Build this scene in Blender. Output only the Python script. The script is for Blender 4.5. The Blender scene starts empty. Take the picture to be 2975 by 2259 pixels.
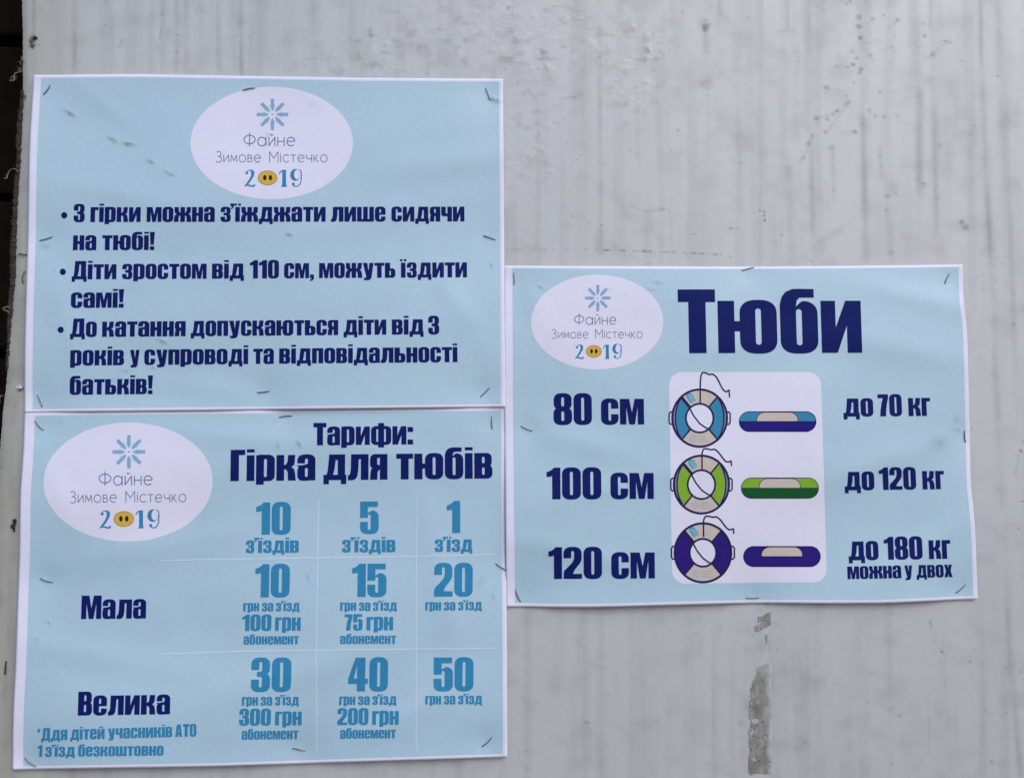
import bpy, math, random
import numpy as np
from mathutils import Vector, Matrix
from mathutils.geometry import delaunay_2d_cdt

random.seed(7)
rng = np.random.default_rng(7)
SC = bpy.context.scene
COL = SC.collection

# ------------------------------------------------------------------ camera, sky, sun, exposure
# The wall plane is y = 0 (x right, z up, metres), 1.5 m above the ground; the camera stands about half a metre in front.
PW, PH, FPX = 2975.0, 2259.0, 2500.0           # size of the photograph and focal length in its pixels
WALL_Z = 1.5


def rot(rx, ry):
    cx, sx, cy, sy = math.cos(rx), math.sin(rx), math.cos(ry), math.sin(ry)
    return np.array([[1, 0, 0], [0, cx, -sx], [0, sx, cx]]) @ np.array([[cy, 0, sy], [0, 1, 0], [-sy, 0, cy]])


R = rot(math.radians(-4.035), math.radians(1.99))      # wall (x, up, out) -> camera axes
T = np.array([0.0, 0.0, -0.5392])
CW = -R.T @ T                                          # camera in wall coordinates
cam_d = bpy.data.cameras.new('camera')
cam_d.sensor_width = 36.0
cam_d.lens = 36.0 * FPX / PW
cam_d.clip_start, cam_d.clip_end = 0.01, 100
cam = bpy.data.objects.new('camera', cam_d)
COL.objects.link(cam)
B = np.array([[1, 0, 0], [0, 0, -1], [0, 1, 0]])       # wall axes -> world axes
m3 = B @ R.T
cam.matrix_world = Matrix([list(m3[i]) + [float((B @ CW)[i] + (0, 0, WALL_Z)[i])] for i in range(3)] + [[0, 0, 0, 1]])
SC.camera = cam

SUN_EL, SUN_AZ = 44, -34        # azimuth from straight in front of the wall, minus = towards the right
w = bpy.data.worlds.new('World')
SC.world = w
w.use_nodes = True
nt = w.node_tree
bg = nt.nodes['Background']
sky = nt.nodes.new('ShaderNodeTexSky')
sky.sky_type = 'NISHITA'
sky.sun_disc = False
sky.sun_elevation = math.radians(SUN_EL)
sky.sun_rotation = math.radians(180 + SUN_AZ)
sky.dust_density = 2.0
sky.air_density = 1.0
sky.ozone_density = 1.0
nt.links.new(sky.outputs[0], bg.inputs[0])
bg.inputs[1].default_value = 0.12

sd = bpy.data.lights.new('sun', 'SUN')
sd.energy = 0.95
sd.angle = math.radians(50)
sd.color = (1.0, 0.975, 0.95)
sun = bpy.data.objects.new('sun', sd)
COL.objects.link(sun)
az = math.radians(SUN_AZ)
el = math.radians(SUN_EL)
sv = Vector((-math.sin(az) * math.cos(el), -math.cos(az) * math.cos(el), math.sin(el)))   # towards the sun
sun.rotation_euler = sv.to_track_quat('Z', 'Y').to_euler()
sun.location = (0.5, -3, 4)

SC.view_settings.view_transform = 'Standard'
SC.view_settings.look = 'None'
SC.view_settings.exposure = 0.5
SC.view_settings.gamma = 1


# ------------------------------------------------------------------ photograph pixel <-> wall
def at(px, py, h=0.0):
    """points of the wall space h metres in front of the wall seen at photograph pixel (px, py); arrays allowed"""
    px, py = np.asarray(px, float), np.asarray(py, float)
    h = np.asarray(h, float) + 0 * px
    d = np.stack([(px - PW / 2) / FPX, -(py - PH / 2) / FPX, -np.ones_like(px)], -1) @ R     # R^T d
    t = (h - CW[2]) / d[..., 2]
    p = CW + d * t[..., None]
    return np.stack([p[..., 0], -p[..., 2], p[..., 1] + WALL_Z], -1)


def wall2px(X, Y):
    q = np.stack([X, Y, 0 * X], -1) @ R.T + T
    return PW / 2 + FPX * q[..., 0] / -q[..., 2], PH / 2 - FPX * q[..., 1] / -q[..., 2]


def px2wall(px, py):
    p = at(px, py)
    return np.stack([p[..., 0], p[..., 2] - WALL_Z], -1)


# zoom windows the measurements were taken in: scale, x0, y0 (in photograph pixels)
FR = {'A': (1500 / 2212, 0, 500), 'T2': (1500 / 2212, 0, 150), 'T': (1500 / 2212, 0, 0), 'B': (900 / 2212, 600, 1180),
      'D': (1500 / 2212, 0, 1650), 'C': (960 / 2212, 1900, 760), 'E': (960 / 2212, 1900, 1280),
      'L3': (640 / 2212, 1460, 760), 'L1': (520 / 2212, 540, 230), 'W': (1525 / 2212, 1450, 0),
      'Z': (1525 / 2212, 1450, 1700), 'G': (600 / 1575, 1400, 1100), 'K': (275 / 278, 2700, 600),
      'F': (2975 / 2212, 0, 0), 'S': (1.0, 0, 0), 'N': (700 / 2212, 0, 1180), 'R': (400 / 1202, 2000, 1700),
      'a': (400 / 840, 0, 0), 'b': (200 / 420, 0, 700), 'c': (200 / 415, 0, 1450), 'Q': (160 / 1120, 0, 80),
      'RG': (220 / 1320, 1930, 1060)}


def fr(f, x, y):
    s, ox, oy = FR[f]
    return ox + s * x, oy + s * y


# ------------------------------------------------------------------ noise (for relief and dirt)
def vnoise(x, y, seed=0):
    """smooth value noise in -1..1"""
    xi, yi = np.floor(x).astype(np.int64), np.floor(y).astype(np.int64)
    fx, fy = x - xi, y - yi
    fx, fy = fx * fx * (3 - 2 * fx), fy * fy * (3 - 2 * fy)

    def hsh(a, b):
        n = (a * 374761393 + b * 668265263 + seed * 1442695041) & 0xffffffff
        n = ((n ^ (n >> 13)) * 1274126177) & 0xffffffff
        return ((n ^ (n >> 16)) & 0xffff) / 32767.5 - 1
    a, b, c, d = hsh(xi, yi), hsh(xi + 1, yi), hsh(xi, yi + 1), hsh(xi + 1, yi + 1)
    return (a * (1 - fx) + b * fx) * (1 - fy) + (c * (1 - fx) + d * fx) * fy


def fbm(x, y, seed=0, oct=4):
    s, a = 0, 0.55
    for o in range(oct):
        s = s + a * vnoise(x * 2 ** o, y * 2 ** o, seed + o * 17)
        a *= 0.5
    return s


# ------------------------------------------------------------------ materials
def mat(name, color, rough=0.6, spec=0.3, var=0.0, vscale=300, bump=0.0, bscale=900, metal=0.0):
    m = bpy.data.materials.new(name)
    m.use_nodes = True
    n = m.node_tree
    b = n.nodes['Principled BSDF']
    b.inputs['Roughness'].default_value = rough
    b.inputs['Specular IOR Level'].default_value = spec
    b.inputs['Metallic'].default_value = metal
    g = n.nodes.new('ShaderNodeNewGeometry')
    no = n.nodes.new('ShaderNodeTexNoise')
    no.inputs['Scale'].default_value = vscale
    no.inputs['Detail'].default_value = 5
    n.links.new(g.outputs['Position'], no.inputs['Vector'])
    mp = n.nodes.new('ShaderNodeMapRange')
    mp.inputs['From Min'].default_value = 0.25
    mp.inputs['From Max'].default_value = 0.75
    mp.inputs['To Min'].default_value = 1 - var
    mp.inputs['To Max'].default_value = 1 + var
    n.links.new(no.outputs['Fac'], mp.inputs['Value'])
    mx = n.nodes.new('ShaderNodeVectorMath')
    mx.operation = 'SCALE'
    mx.inputs[0].default_value = color[:3]
    n.links.new(mp.outputs[0], mx.inputs['Scale'])
    n.links.new(mx.outputs[0], b.inputs['Base Color'])
    if bump:
        n2 = n.nodes.new('ShaderNodeTexNoise')
        n2.inputs['Scale'].default_value = bscale
        n2.inputs['Detail'].default_value = 4
        n.links.new(g.outputs['Position'], n2.inputs['Vector'])
        bp = n.nodes.new('ShaderNodeBump')
        bp.inputs['Strength'].default_value = bump
        bp.inputs['Distance'].default_value = 0.0002
        n.links.new(n2.outputs['Fac'], bp.inputs['Height'])
        n.links.new(bp.outputs[0], b.inputs['Normal'])
    m['col'] = mx.name
    return m


def add_smudge(m, dark):
    """mix towards a grimy tone by the mesh attribute 'smudge' (wet grime with a shape of its own)"""
    n = m.node_tree
    b = n.nodes['Principled BSDF']
    src = b.inputs['Base Color'].links[0].from_socket
    at_ = n.nodes.new('ShaderNodeAttribute')
    at_.attribute_name = 'smudge'
    mx = n.nodes.new('ShaderNodeMix')
    mx.data_type = 'RGBA'
    mx.inputs['B'].default_value = (*dark, 1)
    n.links.new(at_.outputs['Fac'], mx.inputs['Factor'])
    n.links.new(src, mx.inputs['A'])
    n.links.new(mx.outputs['Result'], b.inputs['Base Color'])


M = {}
M['paper'] = mat('white_paper', (0.73, 0.735, 0.93), 0.42, 0.5, 0.025, 260, 0.25, 1500)
M['panel'] = mat('pale_blue_print', (0.408, 0.588, 0.735), 0.40, 0.6, 0.035, 420, 0.25, 1500)
M['oval'] = mat('white_print', (0.725, 0.725, 0.91), 0.42, 0.55, 0.02, 300, 0.25, 1500)
M['navy'] = mat('navy_ink', (0.0050, 0.0115, 0.122), 0.6, 0.08, 0.12, 500)
M['blue'] = mat('mid_blue_ink', (0.035, 0.235, 0.455), 0.6, 0.08, 0.07, 500)
M['slate'] = mat('slate_blue_ink', (0.10, 0.17, 0.30), 0.6, 0.08, 0.05, 400)
M['ray'] = mat('pale_slate_ink', (0.24, 0.40, 0.62), 0.6, 0.08, 0.05, 400)
M['faint'] = mat('faint_blue_ink', (0.48, 0.62, 0.80), 0.5, 0.3, 0.05, 400)
M['gold'] = mat('gold_ink', (0.62, 0.42, 0.08), 0.6, 0.08, 0.05, 400)
M['golddark'] = mat('ochre_ink', (0.42, 0.27, 0.07), 0.5, 0.3, 0.05, 400)
M['black'] = mat('dark_brown_ink', (0.03, 0.018, 0.01), 0.6, 0.08, 0.05, 400)
M['line'] = mat('pale_line_ink', (0.60, 0.72, 0.85), 0.55, 0.3, 0.05, 500)
M['outline'] = mat('purple_navy_ink', (0.022, 0.014, 0.085), 0.6, 0.08, 0.08, 400)
M['beige'] = mat('beige_ink', (0.56, 0.50, 0.47), 0.5, 0.3, 0.05, 400)
M['greyish'] = mat('grey_ink', (0.33, 0.35, 0.37), 0.5, 0.3, 0.1, 900)
M['strap'] = mat('lavender_ink', (0.20, 0.22, 0.48), 0.5, 0.3, 0.05, 400)
M['cyan'] = mat('cyan_ink', (0.045, 0.24, 0.42), 0.6, 0.08, 0.06, 400)
M['deepblue'] = mat('deep_violet_ink', (0.018, 0.012, 0.20), 0.6, 0.08, 0.06, 400)
M['green'] = mat('leaf_green_ink', (0.22, 0.43, 0.035), 0.6, 0.08, 0.06, 400)
M['darkgreen'] = mat('dark_green_ink', (0.008, 0.09, 0.025), 0.6, 0.08, 0.06, 400)
M['violet'] = mat('violet_ink', (0.028, 0.012, 0.19), 0.6, 0.08, 0.06, 400)
M['tag'] = mat('tag_blue_ink', (0.07, 0.36, 0.50), 0.5, 0.3, 0.1, 900)
M['steel'] = mat('dull_steel', (0.20, 0.24, 0.24), 0.38, 0.5, 0.35, 700, 0, 900, 0.75)
M['rust'] = mat('rusty_steel', (0.035, 0.028, 0.024), 0.7, 0.3, 0.4, 900, 0.5, 1500, 0.3)
M['fibre'] = mat('torn_fibre', (0.22, 0.21, 0.195), 0.9, 0.1, 0.2, 600)
M['felt'] = mat('brown_felt', (0.05, 0.039, 0.036), 0.95, 0.05, 0.5, 500, 1.0, 700)
M['wood'] = mat('dark_wood', (0.008, 0.005, 0.003), 0.9, 0.08, 0.5, 60, 0.6, 200)
M['board'] = mat('board', (0.30, 0.24, 0.18), 0.8, 0.2, 0.2, 60)
for k in ('panel', 'paper', 'oval'):
    add_smudge(M[k], (0.13, 0.17, 0.21))


def vinyl_material():
    m = bpy.data.materials.new('dirty_white_vinyl')
    m.use_nodes = True
    n = m.node_tree
    L = n.links.new
    b = n.nodes['Principled BSDF']
    g = n.nodes.new('ShaderNodeNewGeometry')

    def noise(scale, detail, stretch=None, rough=0.6):
        t = n.nodes.new('ShaderNodeTexNoise')
        t.inputs['Scale'].default_value = scale
        t.inputs['Detail'].default_value = detail
        t.inputs['Roughness'].default_value = rough
        if stretch:
            v = n.nodes.new('ShaderNodeVectorMath')
            v.operation = 'MULTIPLY'
            v.inputs[1].default_value = stretch
            L(g.outputs['Position'], v.inputs[0])
            L(v.outputs[0], t.inputs['Vector'])
        else:
            L(g.outputs['Position'], t.inputs['Vector'])
        return t.outputs['Fac']

    def rng_(s, a, b_, lo, hi):
        r = n.nodes.new('ShaderNodeMapRange')
        r.inputs['From Min'].default_value, r.inputs['From Max'].default_value = a, b_
        r.inputs['To Min'].default_value, r.inputs['To Max'].default_value = lo, hi
        L(s, r.inputs['Value'])
        return r.outputs[0]

    def mul(a, b_):
        q = n.nodes.new('ShaderNodeMath')
        q.operation = 'MULTIPLY'
        L(a, q.inputs[0])
        L(b_, q.inputs[1])
        return q.outputs[0]

    def add(a, b_):
        q = n.nodes.new('ShaderNodeMath')
        q.operation = 'ADD'
        L(a, q.inputs[0])
        L(b_, q.inputs[1])
        return q.outputs[0]

    def attr(nm):
        q = n.nodes.new('ShaderNodeAttribute')
        q.attribute_name = nm
        return q.outputs['Fac']

    def mix(f, a, b_):
        q = n.nodes.new('ShaderNodeMix')
        q.data_type = 'RGBA'
        L(f, q.inputs['Factor'])
        if isinstance(a, tuple):
            q.inputs['A'].default_value = (*a, 1)
        else:
            L(a, q.inputs['A'])
        q.inputs['B'].default_value = (*b_, 1)
        return q.outputs['Result']
    grain = rng_(noise(500, 6, None, 0.7), 0.3, 0.7, 0.88, 1.12)
    d = mul(attr('dirt_and_shade'), grain)
    fine = rng_(noise(1400, 3), 0.55, 0.8, 0.0, 0.14)
    streak = rng_(noise(60, 4, (2.2, 1, 0.06)), 0.5, 0.8, 0.0, 0.07)
    weave = rng_(noise(300, 2, (0.25, 1, 6.0)), 0.45, 0.8, 0.0, 0.06)
    d = add(add(d, fine), add(streak, weave))
    c0 = mix(attr('yellow'), VINYL, (0.40, 0.40, 0.365))
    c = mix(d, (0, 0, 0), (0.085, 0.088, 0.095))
    L(c0, c.node.inputs['A'])
    c = mix(attr('crust'), c, (0.66, 0.67, 0.70))
    c = mix(attr('rust'), c, (0.30, 0.17, 0.08))
    L(c, b.inputs['Base Color'])
    L(rng_(d, 0, 0.6, 0.38, 0.65), b.inputs['Roughness'])
    b.inputs['Specular IOR Level'].default_value = 0.75
    bp = n.nodes.new('ShaderNodeBump')
    bp.inputs['Strength'].default_value = 0.35
    bp.inputs['Distance'].default_value = 0.00009
    L(add(noise(350, 2, (0.2, 1, 5.0)), noise(800, 5)), bp.inputs['Height'])
    L(bp.outputs[0], b.inputs['Normal'])
    return m


VINYL = (0.51, 0.535, 0.565)
M['vinyl'] = vinyl_material()


# ------------------------------------------------------------------ object helpers
def props(o, label=None, cat=None, group=None, kind=None):
    if label: o['label'] = label
    if cat: o['category'] = cat
    if group: o['group'] = group
    if kind: o['kind'] = kind
    return o


def mesh_obj(name, V, F, m, parent=None, smooth=False, attrs=None):
    me = bpy.data.meshes.new(name)
    me.from_pydata([tuple(v) for v in np.asarray(V).tolist()], [], [tuple(f) for f in F])
    me.materials.append(m)
    if smooth:
        me.polygons.foreach_set('use_smooth', [True] * len(me.polygons))
    for k, a in (attrs or {}).items():
        at_ = me.attributes.new(k, 'FLOAT', 'POINT')
        at_.data.foreach_set('value', np.asarray(a, np.float32).ravel())
    me.update()
    o = bpy.data.objects.new(name, me)
    COL.objects.link(o)
    if parent is not None:
        o.parent = parent
        o.matrix_parent_inverse = Matrix.Translation(parent.matrix_world.translation).inverted() if parent.type == 'EMPTY' else Matrix()
    return o


def grid_faces(nu, nv, closed=False):
    """faces of an nu x nv vertex grid, index = i * nv + j, facing the camera (-y) when i runs right and j runs down"""
    F = []
    for i in range(nu if closed else nu - 1):
        a, b = i * nv, ((i + 1) % nu) * nv
        F += [(a + j, a + j + 1, b + j + 1, b + j) for j in range(nv - 1)]
    return F


# ------------------------------------------------------------------ glyph engine
def tess(shapes, gridstep=None):
    """shapes: list of (+1/-1, polygon); painter's order; returns verts, triangles of what is left"""
    V, F, E = [], [], []
    for s, p in shapes:
        p = [tuple(q) for q in p]
        a = sum(p[i][0] * p[(i + 1) % len(p)][1] - p[(i + 1) % len(p)][0] * p[i][1] for i in range(len(p)))
        if a < 0: p = p[::-1]
        F.append(list(range(len(V), len(V) + len(p))))
        V += p
    if gridstep:
        xs = [v[0] for v in V]; ys = [v[1] for v in V]
        y = min(ys) + gridstep
        while y < max(ys):
            E.append((len(V), len(V) + 1)); V += [(min(xs) - 1, y), (max(xs) + 1, y + .01)]; y += gridstep
        x = min(xs) + gridstep
        while x < max(xs):
            E.append((len(V), len(V) + 1)); V += [(x, min(ys) - 1), (x + .01, max(ys) + 1)]; x += gridstep
    r = delaunay_2d_cdt([Vector(v) for v in V], E, F, 0, 1e-4, True)
    out = []
    for f, of in zip(r[2], r[5]):
        of = [q for q in of if q < len(F)]
        if of and shapes[max(of)][0] > 0:
            out.append(tuple(f))
    return np.array([(v[0], v[1]) for v in r[0]]), out


def ell(cx, cy, rx, ry=None, n=40, a0=0, a1=360):
    ry = rx if ry is None else ry
    full = abs(a1 - a0) >= 360
    k = n if full else n + 1
    return [(cx + rx * math.cos(math.radians(a0 + (a1 - a0) * i / n)), cy + ry * math.sin(math.radians(a0 + (a1 - a0) * i / n))) for i in range(k)]


def rr(x0, y0, x1, y1, rx, ry=None, c='1111', n=7, e=2.3):
    """rounded rectangle, corners c = bl br tr tl, superelliptic"""
    ry = ry or rx
    P = []
    for k, (cx, cy, a) in enumerate(((x0 + rx, y0 + ry, 180), (x1 - rx, y0 + ry, 270), (x1 - rx, y1 - ry, 0), (x0 + rx, y1 - ry, 90))):
        if c[k] == '0':
            P.append(((x0, y0), (x1, y0), (x1, y1), (x0, y1))[k])
            continue
        for i in range(n + 1):
            t = math.radians(a + 90 * i / n)
            co, si = math.cos(t), math.sin(t)
            P.append((cx + rx * math.copysign(abs(co) ** (2 / e), co), cy + ry * math.copysign(abs(si) ** (2 / e), si)))
    Q = [P[0]]
    for p in P[1:]:
        if abs(p[0] - Q[-1][0]) + abs(p[1] - Q[-1][1]) > 1e-3: Q.append(p)
    return Q


def slot(x0, y0, x1, y1):
    r = (x1 - x0) / 2
    return rr(x0, y0, x1, y1, r, r, n=5, e=2)


def bx(x0, y0, x1, y1):
    return [(x0, y0), (x1, y0), (x1, y1), (x0, y1)]


def stroke(pts, wd, closed=False):
    """outline polygons of a polyline of width wd"""
    P = np.array(pts, float)
    keep = [0]
    for i in range(1, len(P)):
        if np.linalg.norm(P[i] - P[keep[-1]]) > wd * 0.02: keep.append(i)
    P = P[keep]
    n = len(P)
    d = P[1:] - P[:-1]
    d /= np.linalg.norm(d, axis=1)[:, None]
    nr = np.stack([-d[:, 1], d[:, 0]], 1)
    N = []
    for i in range(n):
        if i == 0: v = nr[0]
        elif i == n - 1: v = nr[-1]
        else:
            v = nr[i - 1] + nr[i]
            l2 = v @ v
            v = v * (2 / max(l2, 0.9))
        N.append(v)
    N = np.array(N) * wd / 2
    L_, R_ = P + N, P - N
    return [(1, [tuple(L_[i]), tuple(L_[i + 1]), tuple(R_[i + 1]), tuple(R_[i])]) for i in range(n - 1)]


def mir(polys, wdt):
    return [(s, [(wdt - x, y) for x, y in p]) for s, p in polys]


KR = [(24, 50), (30, 52), (34, 60), (36, 82), (58, 82), (57, 62), (55, 50), (46, 43.5), (55, 36), (58, 24), (60, 0), (36, 0), (35, 26), (31, 35), (24, 36)]
G = {}
G['о'] = (56, [(1, rr(0, -1, 56, 83.5, 25, 21)), (-1, slot(23.7, 13, 32.3, 70))])
G['О'] = (57, [(1, rr(0, -1, 57, 101, 25, 22)), (-1, slot(24, 13, 33, 87))])
G['и'] = (61, [(1, bx(0, 0, 61, 82)), (-1, [(22, 83), (22, 40), (38, 83)]), (-1, [(23.5, -1), (39, 43), (39, -1)])])
G['і'] = (24, [(1, bx(0, 0, 24, 82)), (1, bx(0, 91, 24, 101))])
G['ї'] = (24, [(1, bx(0, 0, 24, 82)), (1, bx(-5, 90, 8.5, 101)), (1, bx(15.5, 90, 29, 101))])
G['г'] = (42, [(1, bx(0, 0, 24, 82)), (1, bx(20, 66, 42, 82))])
G['р'] = (58, [(1, rr(8, -1, 58, 83.5, 21, 20, '0110')), (-1, bx(7, -2, 24, 0)), (1, bx(0, -12, 24, 82)), (-1, slot(24.5, 12, 33.5, 70))])
G['к'] = (60, [(1, bx(0, 0, 24, 82)), (1, KR)])
G['а'] = (56, [(1, rr(0, 44, 56, 83.5, 24, 20, '0011')), (1, bx(32, 0, 56, 60)), (1, rr(0, -1, 40, 48, 17, 18, '1001')), (-1, bx(32.5, -2, 57, 0)),
               (-1, [(-1, 48.5), (14, 48.5), (24, 51), (24, 54.5), (-1, 54.5)]), (-1, bx(23.5, 47, 32.5, 60)), (-1, slot(23.5, 50, 32.5, 70)),
               (1, [(14, 48.5), (24, 50), (33, 54), (33, 40), (10, 40)]), (-1, slot(23.5, 11, 32.5, 40))])
G['д'] = (72, [(1, [(18, 82), (68, 82), (68, 10), (8, 10), (13, 30)]), (1, bx(0, 0, 72, 17)), (1, bx(0, -13, 17, 1)), (1, bx(55, -13, 72, 1)),
               (-1, [(38, 64), (45, 64), (45, 17), (30, 17), (35, 36)])])
G['Д'] = (76, [(1, [(16, 100), (72, 100), (72, 10), (8, 10), (12, 35)]), (1, bx(0, 0, 76, 17)), (1, bx(0, -13, 17, 1)), (1, bx(59, -13, 76, 1)),
               (-1, [(38, 82), (46, 82), (46, 17), (30, 17), (35, 42)])])
G['л'] = (65, [(1, [(10, 82), (65, 82), (65, 0), (41, 0), (41, 66), (34, 66), (33, 34), (30, 12), (24, 2), (14, -1), (0, -1), (0, 14), (6, 17), (9, 34)])])
G['я'] = (55, [(1, bx(31, 0, 55, 82)), (1, rr(0, 34, 40, 82, 18, 16, '1001')), (1, [(0, 0), (23, 0), (24, 26), (31, 33), (31, 42), (12, 42), (3, 32), (1, 18)]), (-1, slot(22.5, 47, 31, 70)), (-1, bx(26, 47, 31, 70))])
G['т'] = (52, [(1, bx(0, 66, 52, 82)), (1, bx(14, 0, 38, 70))])
G['ю'] = (89, [(1, bx(0, 0, 25, 82)), (1, bx(22, 34, 40, 50)), (1, rr(33, -1, 89, 83.5, 25, 21)), (-1, slot(56.7, 13, 65.3, 70))])
G['б'] = (57, [(1, rr(0, -1, 57, 82, 24, 21)), (1, [(0, 50), (0, 76), (3, 88), (9, 96), (19, 100.5), (30, 101), (52, 100.5), (52, 87), (34, 87), (28, 85), (24.5, 78), (24, 50)]),
               (-1, [(24.3, 73), (26, 82.5), (30, 86.8), (52, 86.8), (60, 84), (42, 82.3), (33, 81)]), (-1, slot(24.3, 12, 33, 69))])
G['в'] = (56, [(1, bx(0, 0, 28, 82)), (1, rr(10, 37, 54, 82, 18, 16, '0110')), (1, rr(10, 0, 56, 45, 18, 18, '0110')), (-1, slot(24, 49, 32, 70)), (-1, slot(24, 12, 32, 36))])
G['В'] = (58, [(1, bx(0, 0, 28, 100)), (1, rr(10, 47, 56, 100, 19, 18, '0110')), (1, rr(10, 0, 58, 55, 19, 20, '0110')), (-1, slot(25, 60, 33.5, 85)), (-1, slot(25, 14, 33.5, 45))])
G['3'] = (56, [(1, rr(0, 48, 55, 101, 23, 21)), (1, rr(0, -1, 56, 56, 23, 21)), (-1, slot(23.5, 12, 32, 44)), (-1, slot(23.5, 59, 32, 88)), (-1, bx(-1, 36, 24, 64)), (-1, bx(23, 36, 28, 43.5)), (-1, bx(23, 59.5, 28, 64)),
               (-1, [(57, 57), (50, 52), (57, 47)]), (1, bx(17, 44, 34, 59))])
G['З'] = G['3']
G['з'] = (52, [(1, rr(0, 39, 51, 83.5, 22, 17)), (1, rr(0, -1, 52, 46, 22, 17)), (-1, slot(22.5, 12, 30.5, 36)), (-1, slot(22.5, 50, 30.5, 71)), (-1, bx(-1, 28, 23, 54)),
               (-1, [(53, 47), (46, 43), (53, 39)]), (1, bx(15, 36, 32, 49))])
G['Г'] = (45, [(1, bx(0, 0, 26, 100)), (1, bx(20, 83, 45, 100))])
G['Т'] = (56, [(1, bx(0, 80, 56, 100)), (1, bx(15.5, 0, 41.5, 85))])
G['М'] = (86, [(1, bx(0, 0, 86, 100)), (-1, [(33, 101), (43, 46), (53, 101)]), (-1, [(22, -1), (22, 66), (33, -1)]), (-1, [(64, -1), (64, 66), (53, -1)])])
G['м'] = (76, [(1, bx(0, 0, 76, 82)), (-1, [(29, 83), (38, 38), (47, 83)]), (-1, [(20, -1), (20, 56), (29, -1)]), (-1, [(56, -1), (56, 56), (47, -1)])])
G['А'] = (62, [(1, [(16, 100), (46, 100), (62, 0), (37, 0), (36, 18), (26, 18), (25, 0), (0, 0)]), (-1, [(31, 80), (27.5, 34), (34.5, 34)])])
G['н'] = (57, [(1, bx(0, 0, 24, 82)), (1, bx(33, 0, 57, 82)), (1, bx(20, 34, 37, 50))])
KM = [(86 - 24 - x + 0, y) for x, y in KR]
G['ж'] = (86, [(1, bx(31, 0, 55, 82)), (1, [(x + 28 - 0, y) for x, y in KR]), (1, [(86 - 28 - x, y) for x, y in KR])])
G['п'] = (57, [(1, bx(0, 0, 57, 82)), (-1, bx(24, -1, 33, 68))])
G['с'] = (55, [(1, rr(0, -1, 55, 83.5, 25, 21)), (-1, slot(23.5, 12, 32, 70)), (-1, bx(27, 33, 56, 51)), (-1, bx(27, 33, 32, 51))])
G['е'] = (56, [(1, rr(0, -1, 56, 83.5, 25, 21)), (-1, slot(23.7, 48, 32, 70)), (-1, bx(27, 28, 57, 38)), (-1, slot(23.7, 12, 32, 38)), (-1, bx(23.7, 30, 32, 38)), (-1, bx(23.7, 48, 32, 55))])
G['у'] = (57, [(1, [(0, 82), (24, 82), (30, 36), (35, 82), (57, 82), (47, 6), (43, -6), (36, -12), (26, -13), (6, -13), (6, 1), (16, 1), (19, 4)])])
G['ь'] = (56, [(1, bx(0, 0, 28, 82)), (1, rr(10, 0, 56, 51, 19, 19, '0110')), (-1, slot(24, 12, 32, 39))])
G['х'] = (58, [(1, [(0, 82), (24, 82), (29, 58), (34, 82), (57, 82), (45, 42), (58, 0), (34, 0), (28.5, 26), (24, 0), (0, 0), (13, 42)])])
G['ч'] = (57, [(1, rr(0, 29, 40, 82, 17, 16, '1000')), (1, bx(33, 0, 57, 82)), (-1, rr(24, 44, 33, 83, 4, 4, '1100'))])
G['ш'] = (88, [(1, bx(0, 0, 88, 82)), (-1, bx(24, 14, 32, 83)), (-1, bx(56, 14, 64, 83))])
G['й'] = (61, G['и'][1] + [(1, [(14, 101), (23, 101), (26, 95), (35, 95), (38, 101), (47, 101), (45, 90), (39, 86.5), (22, 86.5), (16, 90)])])
G['ф'] = (88, [(1, rr(0, -1, 88, 83.5, 24, 21)), (1, bx(31, -12, 57, 97)), (-1, slot(23.5, 13, 31, 70)), (-1, slot(57, 13, 64.5, 70))])
G['0'] = G['О']
G['1'] = (42, [(1, [(0, 71), (0, 86), (9, 89), (18, 95), (22, 100), (42, 100), (42, 0), (17, 0), (17, 74), (10, 71)])])
G['5'] = (58, [(1, rr(0, -1, 58, 72, 23, 21, '1110')), (1, bx(0, 44, 24, 100)), (1, bx(0, 83, 55, 100)), (-1, slot(24, 12, 33, 60)), (-1, bx(-1, 37, 24.2, 49)), (-1, bx(24, 72, 60, 83)), (-1, [(24, 64), (24, 73), (38, 73)])])
G['2'] = (57, [(1, rr(0, 45, 56, 101, 24, 22)), (-1, bx(-1, 40, 24, 65)), (-1, slot(23.7, 55, 32.5, 88)), (-1, bx(20, 40, 60, 60)),
               (1, [(0, 17), (0, 0), (57, 0), (57, 16), (29, 16), (34, 28), (50, 48), (55, 58), (56, 72), (32.5, 72), (32, 62), (26, 50), (10, 34), (2, 26)])])
G['4'] = (60, [(1, [(22, 100), (52, 100), (52, 38), (60, 38), (60, 22), (52, 22), (52, 0), (27, 0), (27, 22), (0, 22), (0, 38)]), (-1, [(27, 38), (17, 38), (27, 78)])])
G['7'] = (48, [(1, [(0, 100), (48, 100), (48, 82), (42, 58), (38, 30), (36, 0), (9, 0), (12, 30), (17, 58), (24, 82), (0, 82)])])
G['8'] = (58, [(1, rr(1, 47, 57, 101, 24, 21)), (1, rr(0, -1, 58, 56, 24, 21)), (-1, slot(24.5, 59, 33.5, 88)), (-1, slot(24.5, 12, 33.5, 43)), (-1, [(-1, 56), (6, 52), (-1, 48)]), (-1, [(59, 56), (52, 52), (59, 48)])])
G['!'] = (25, [(1, [(0, 100), (25, 100), (21, 29), (4, 29)]), (1, bx(1, 0, 24, 21))])
G[','] = (22, [(1, [(0, 0), (0, 20), (22, 20), (22, -4), (14, -13), (0, -16), (0, -10), (8, -6), (10, 0)])])
G[':'] = (24, [(1, bx(0, 0, 24, 22)), (1, bx(0, 56, 24, 78))])
G["'"] = (14, [(1, [(-4, 101), (15, 101), (15, 88), (9, 76), (0, 70), (-3, 74), (3, 80), (5, 86), (-4, 86)])])
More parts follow.
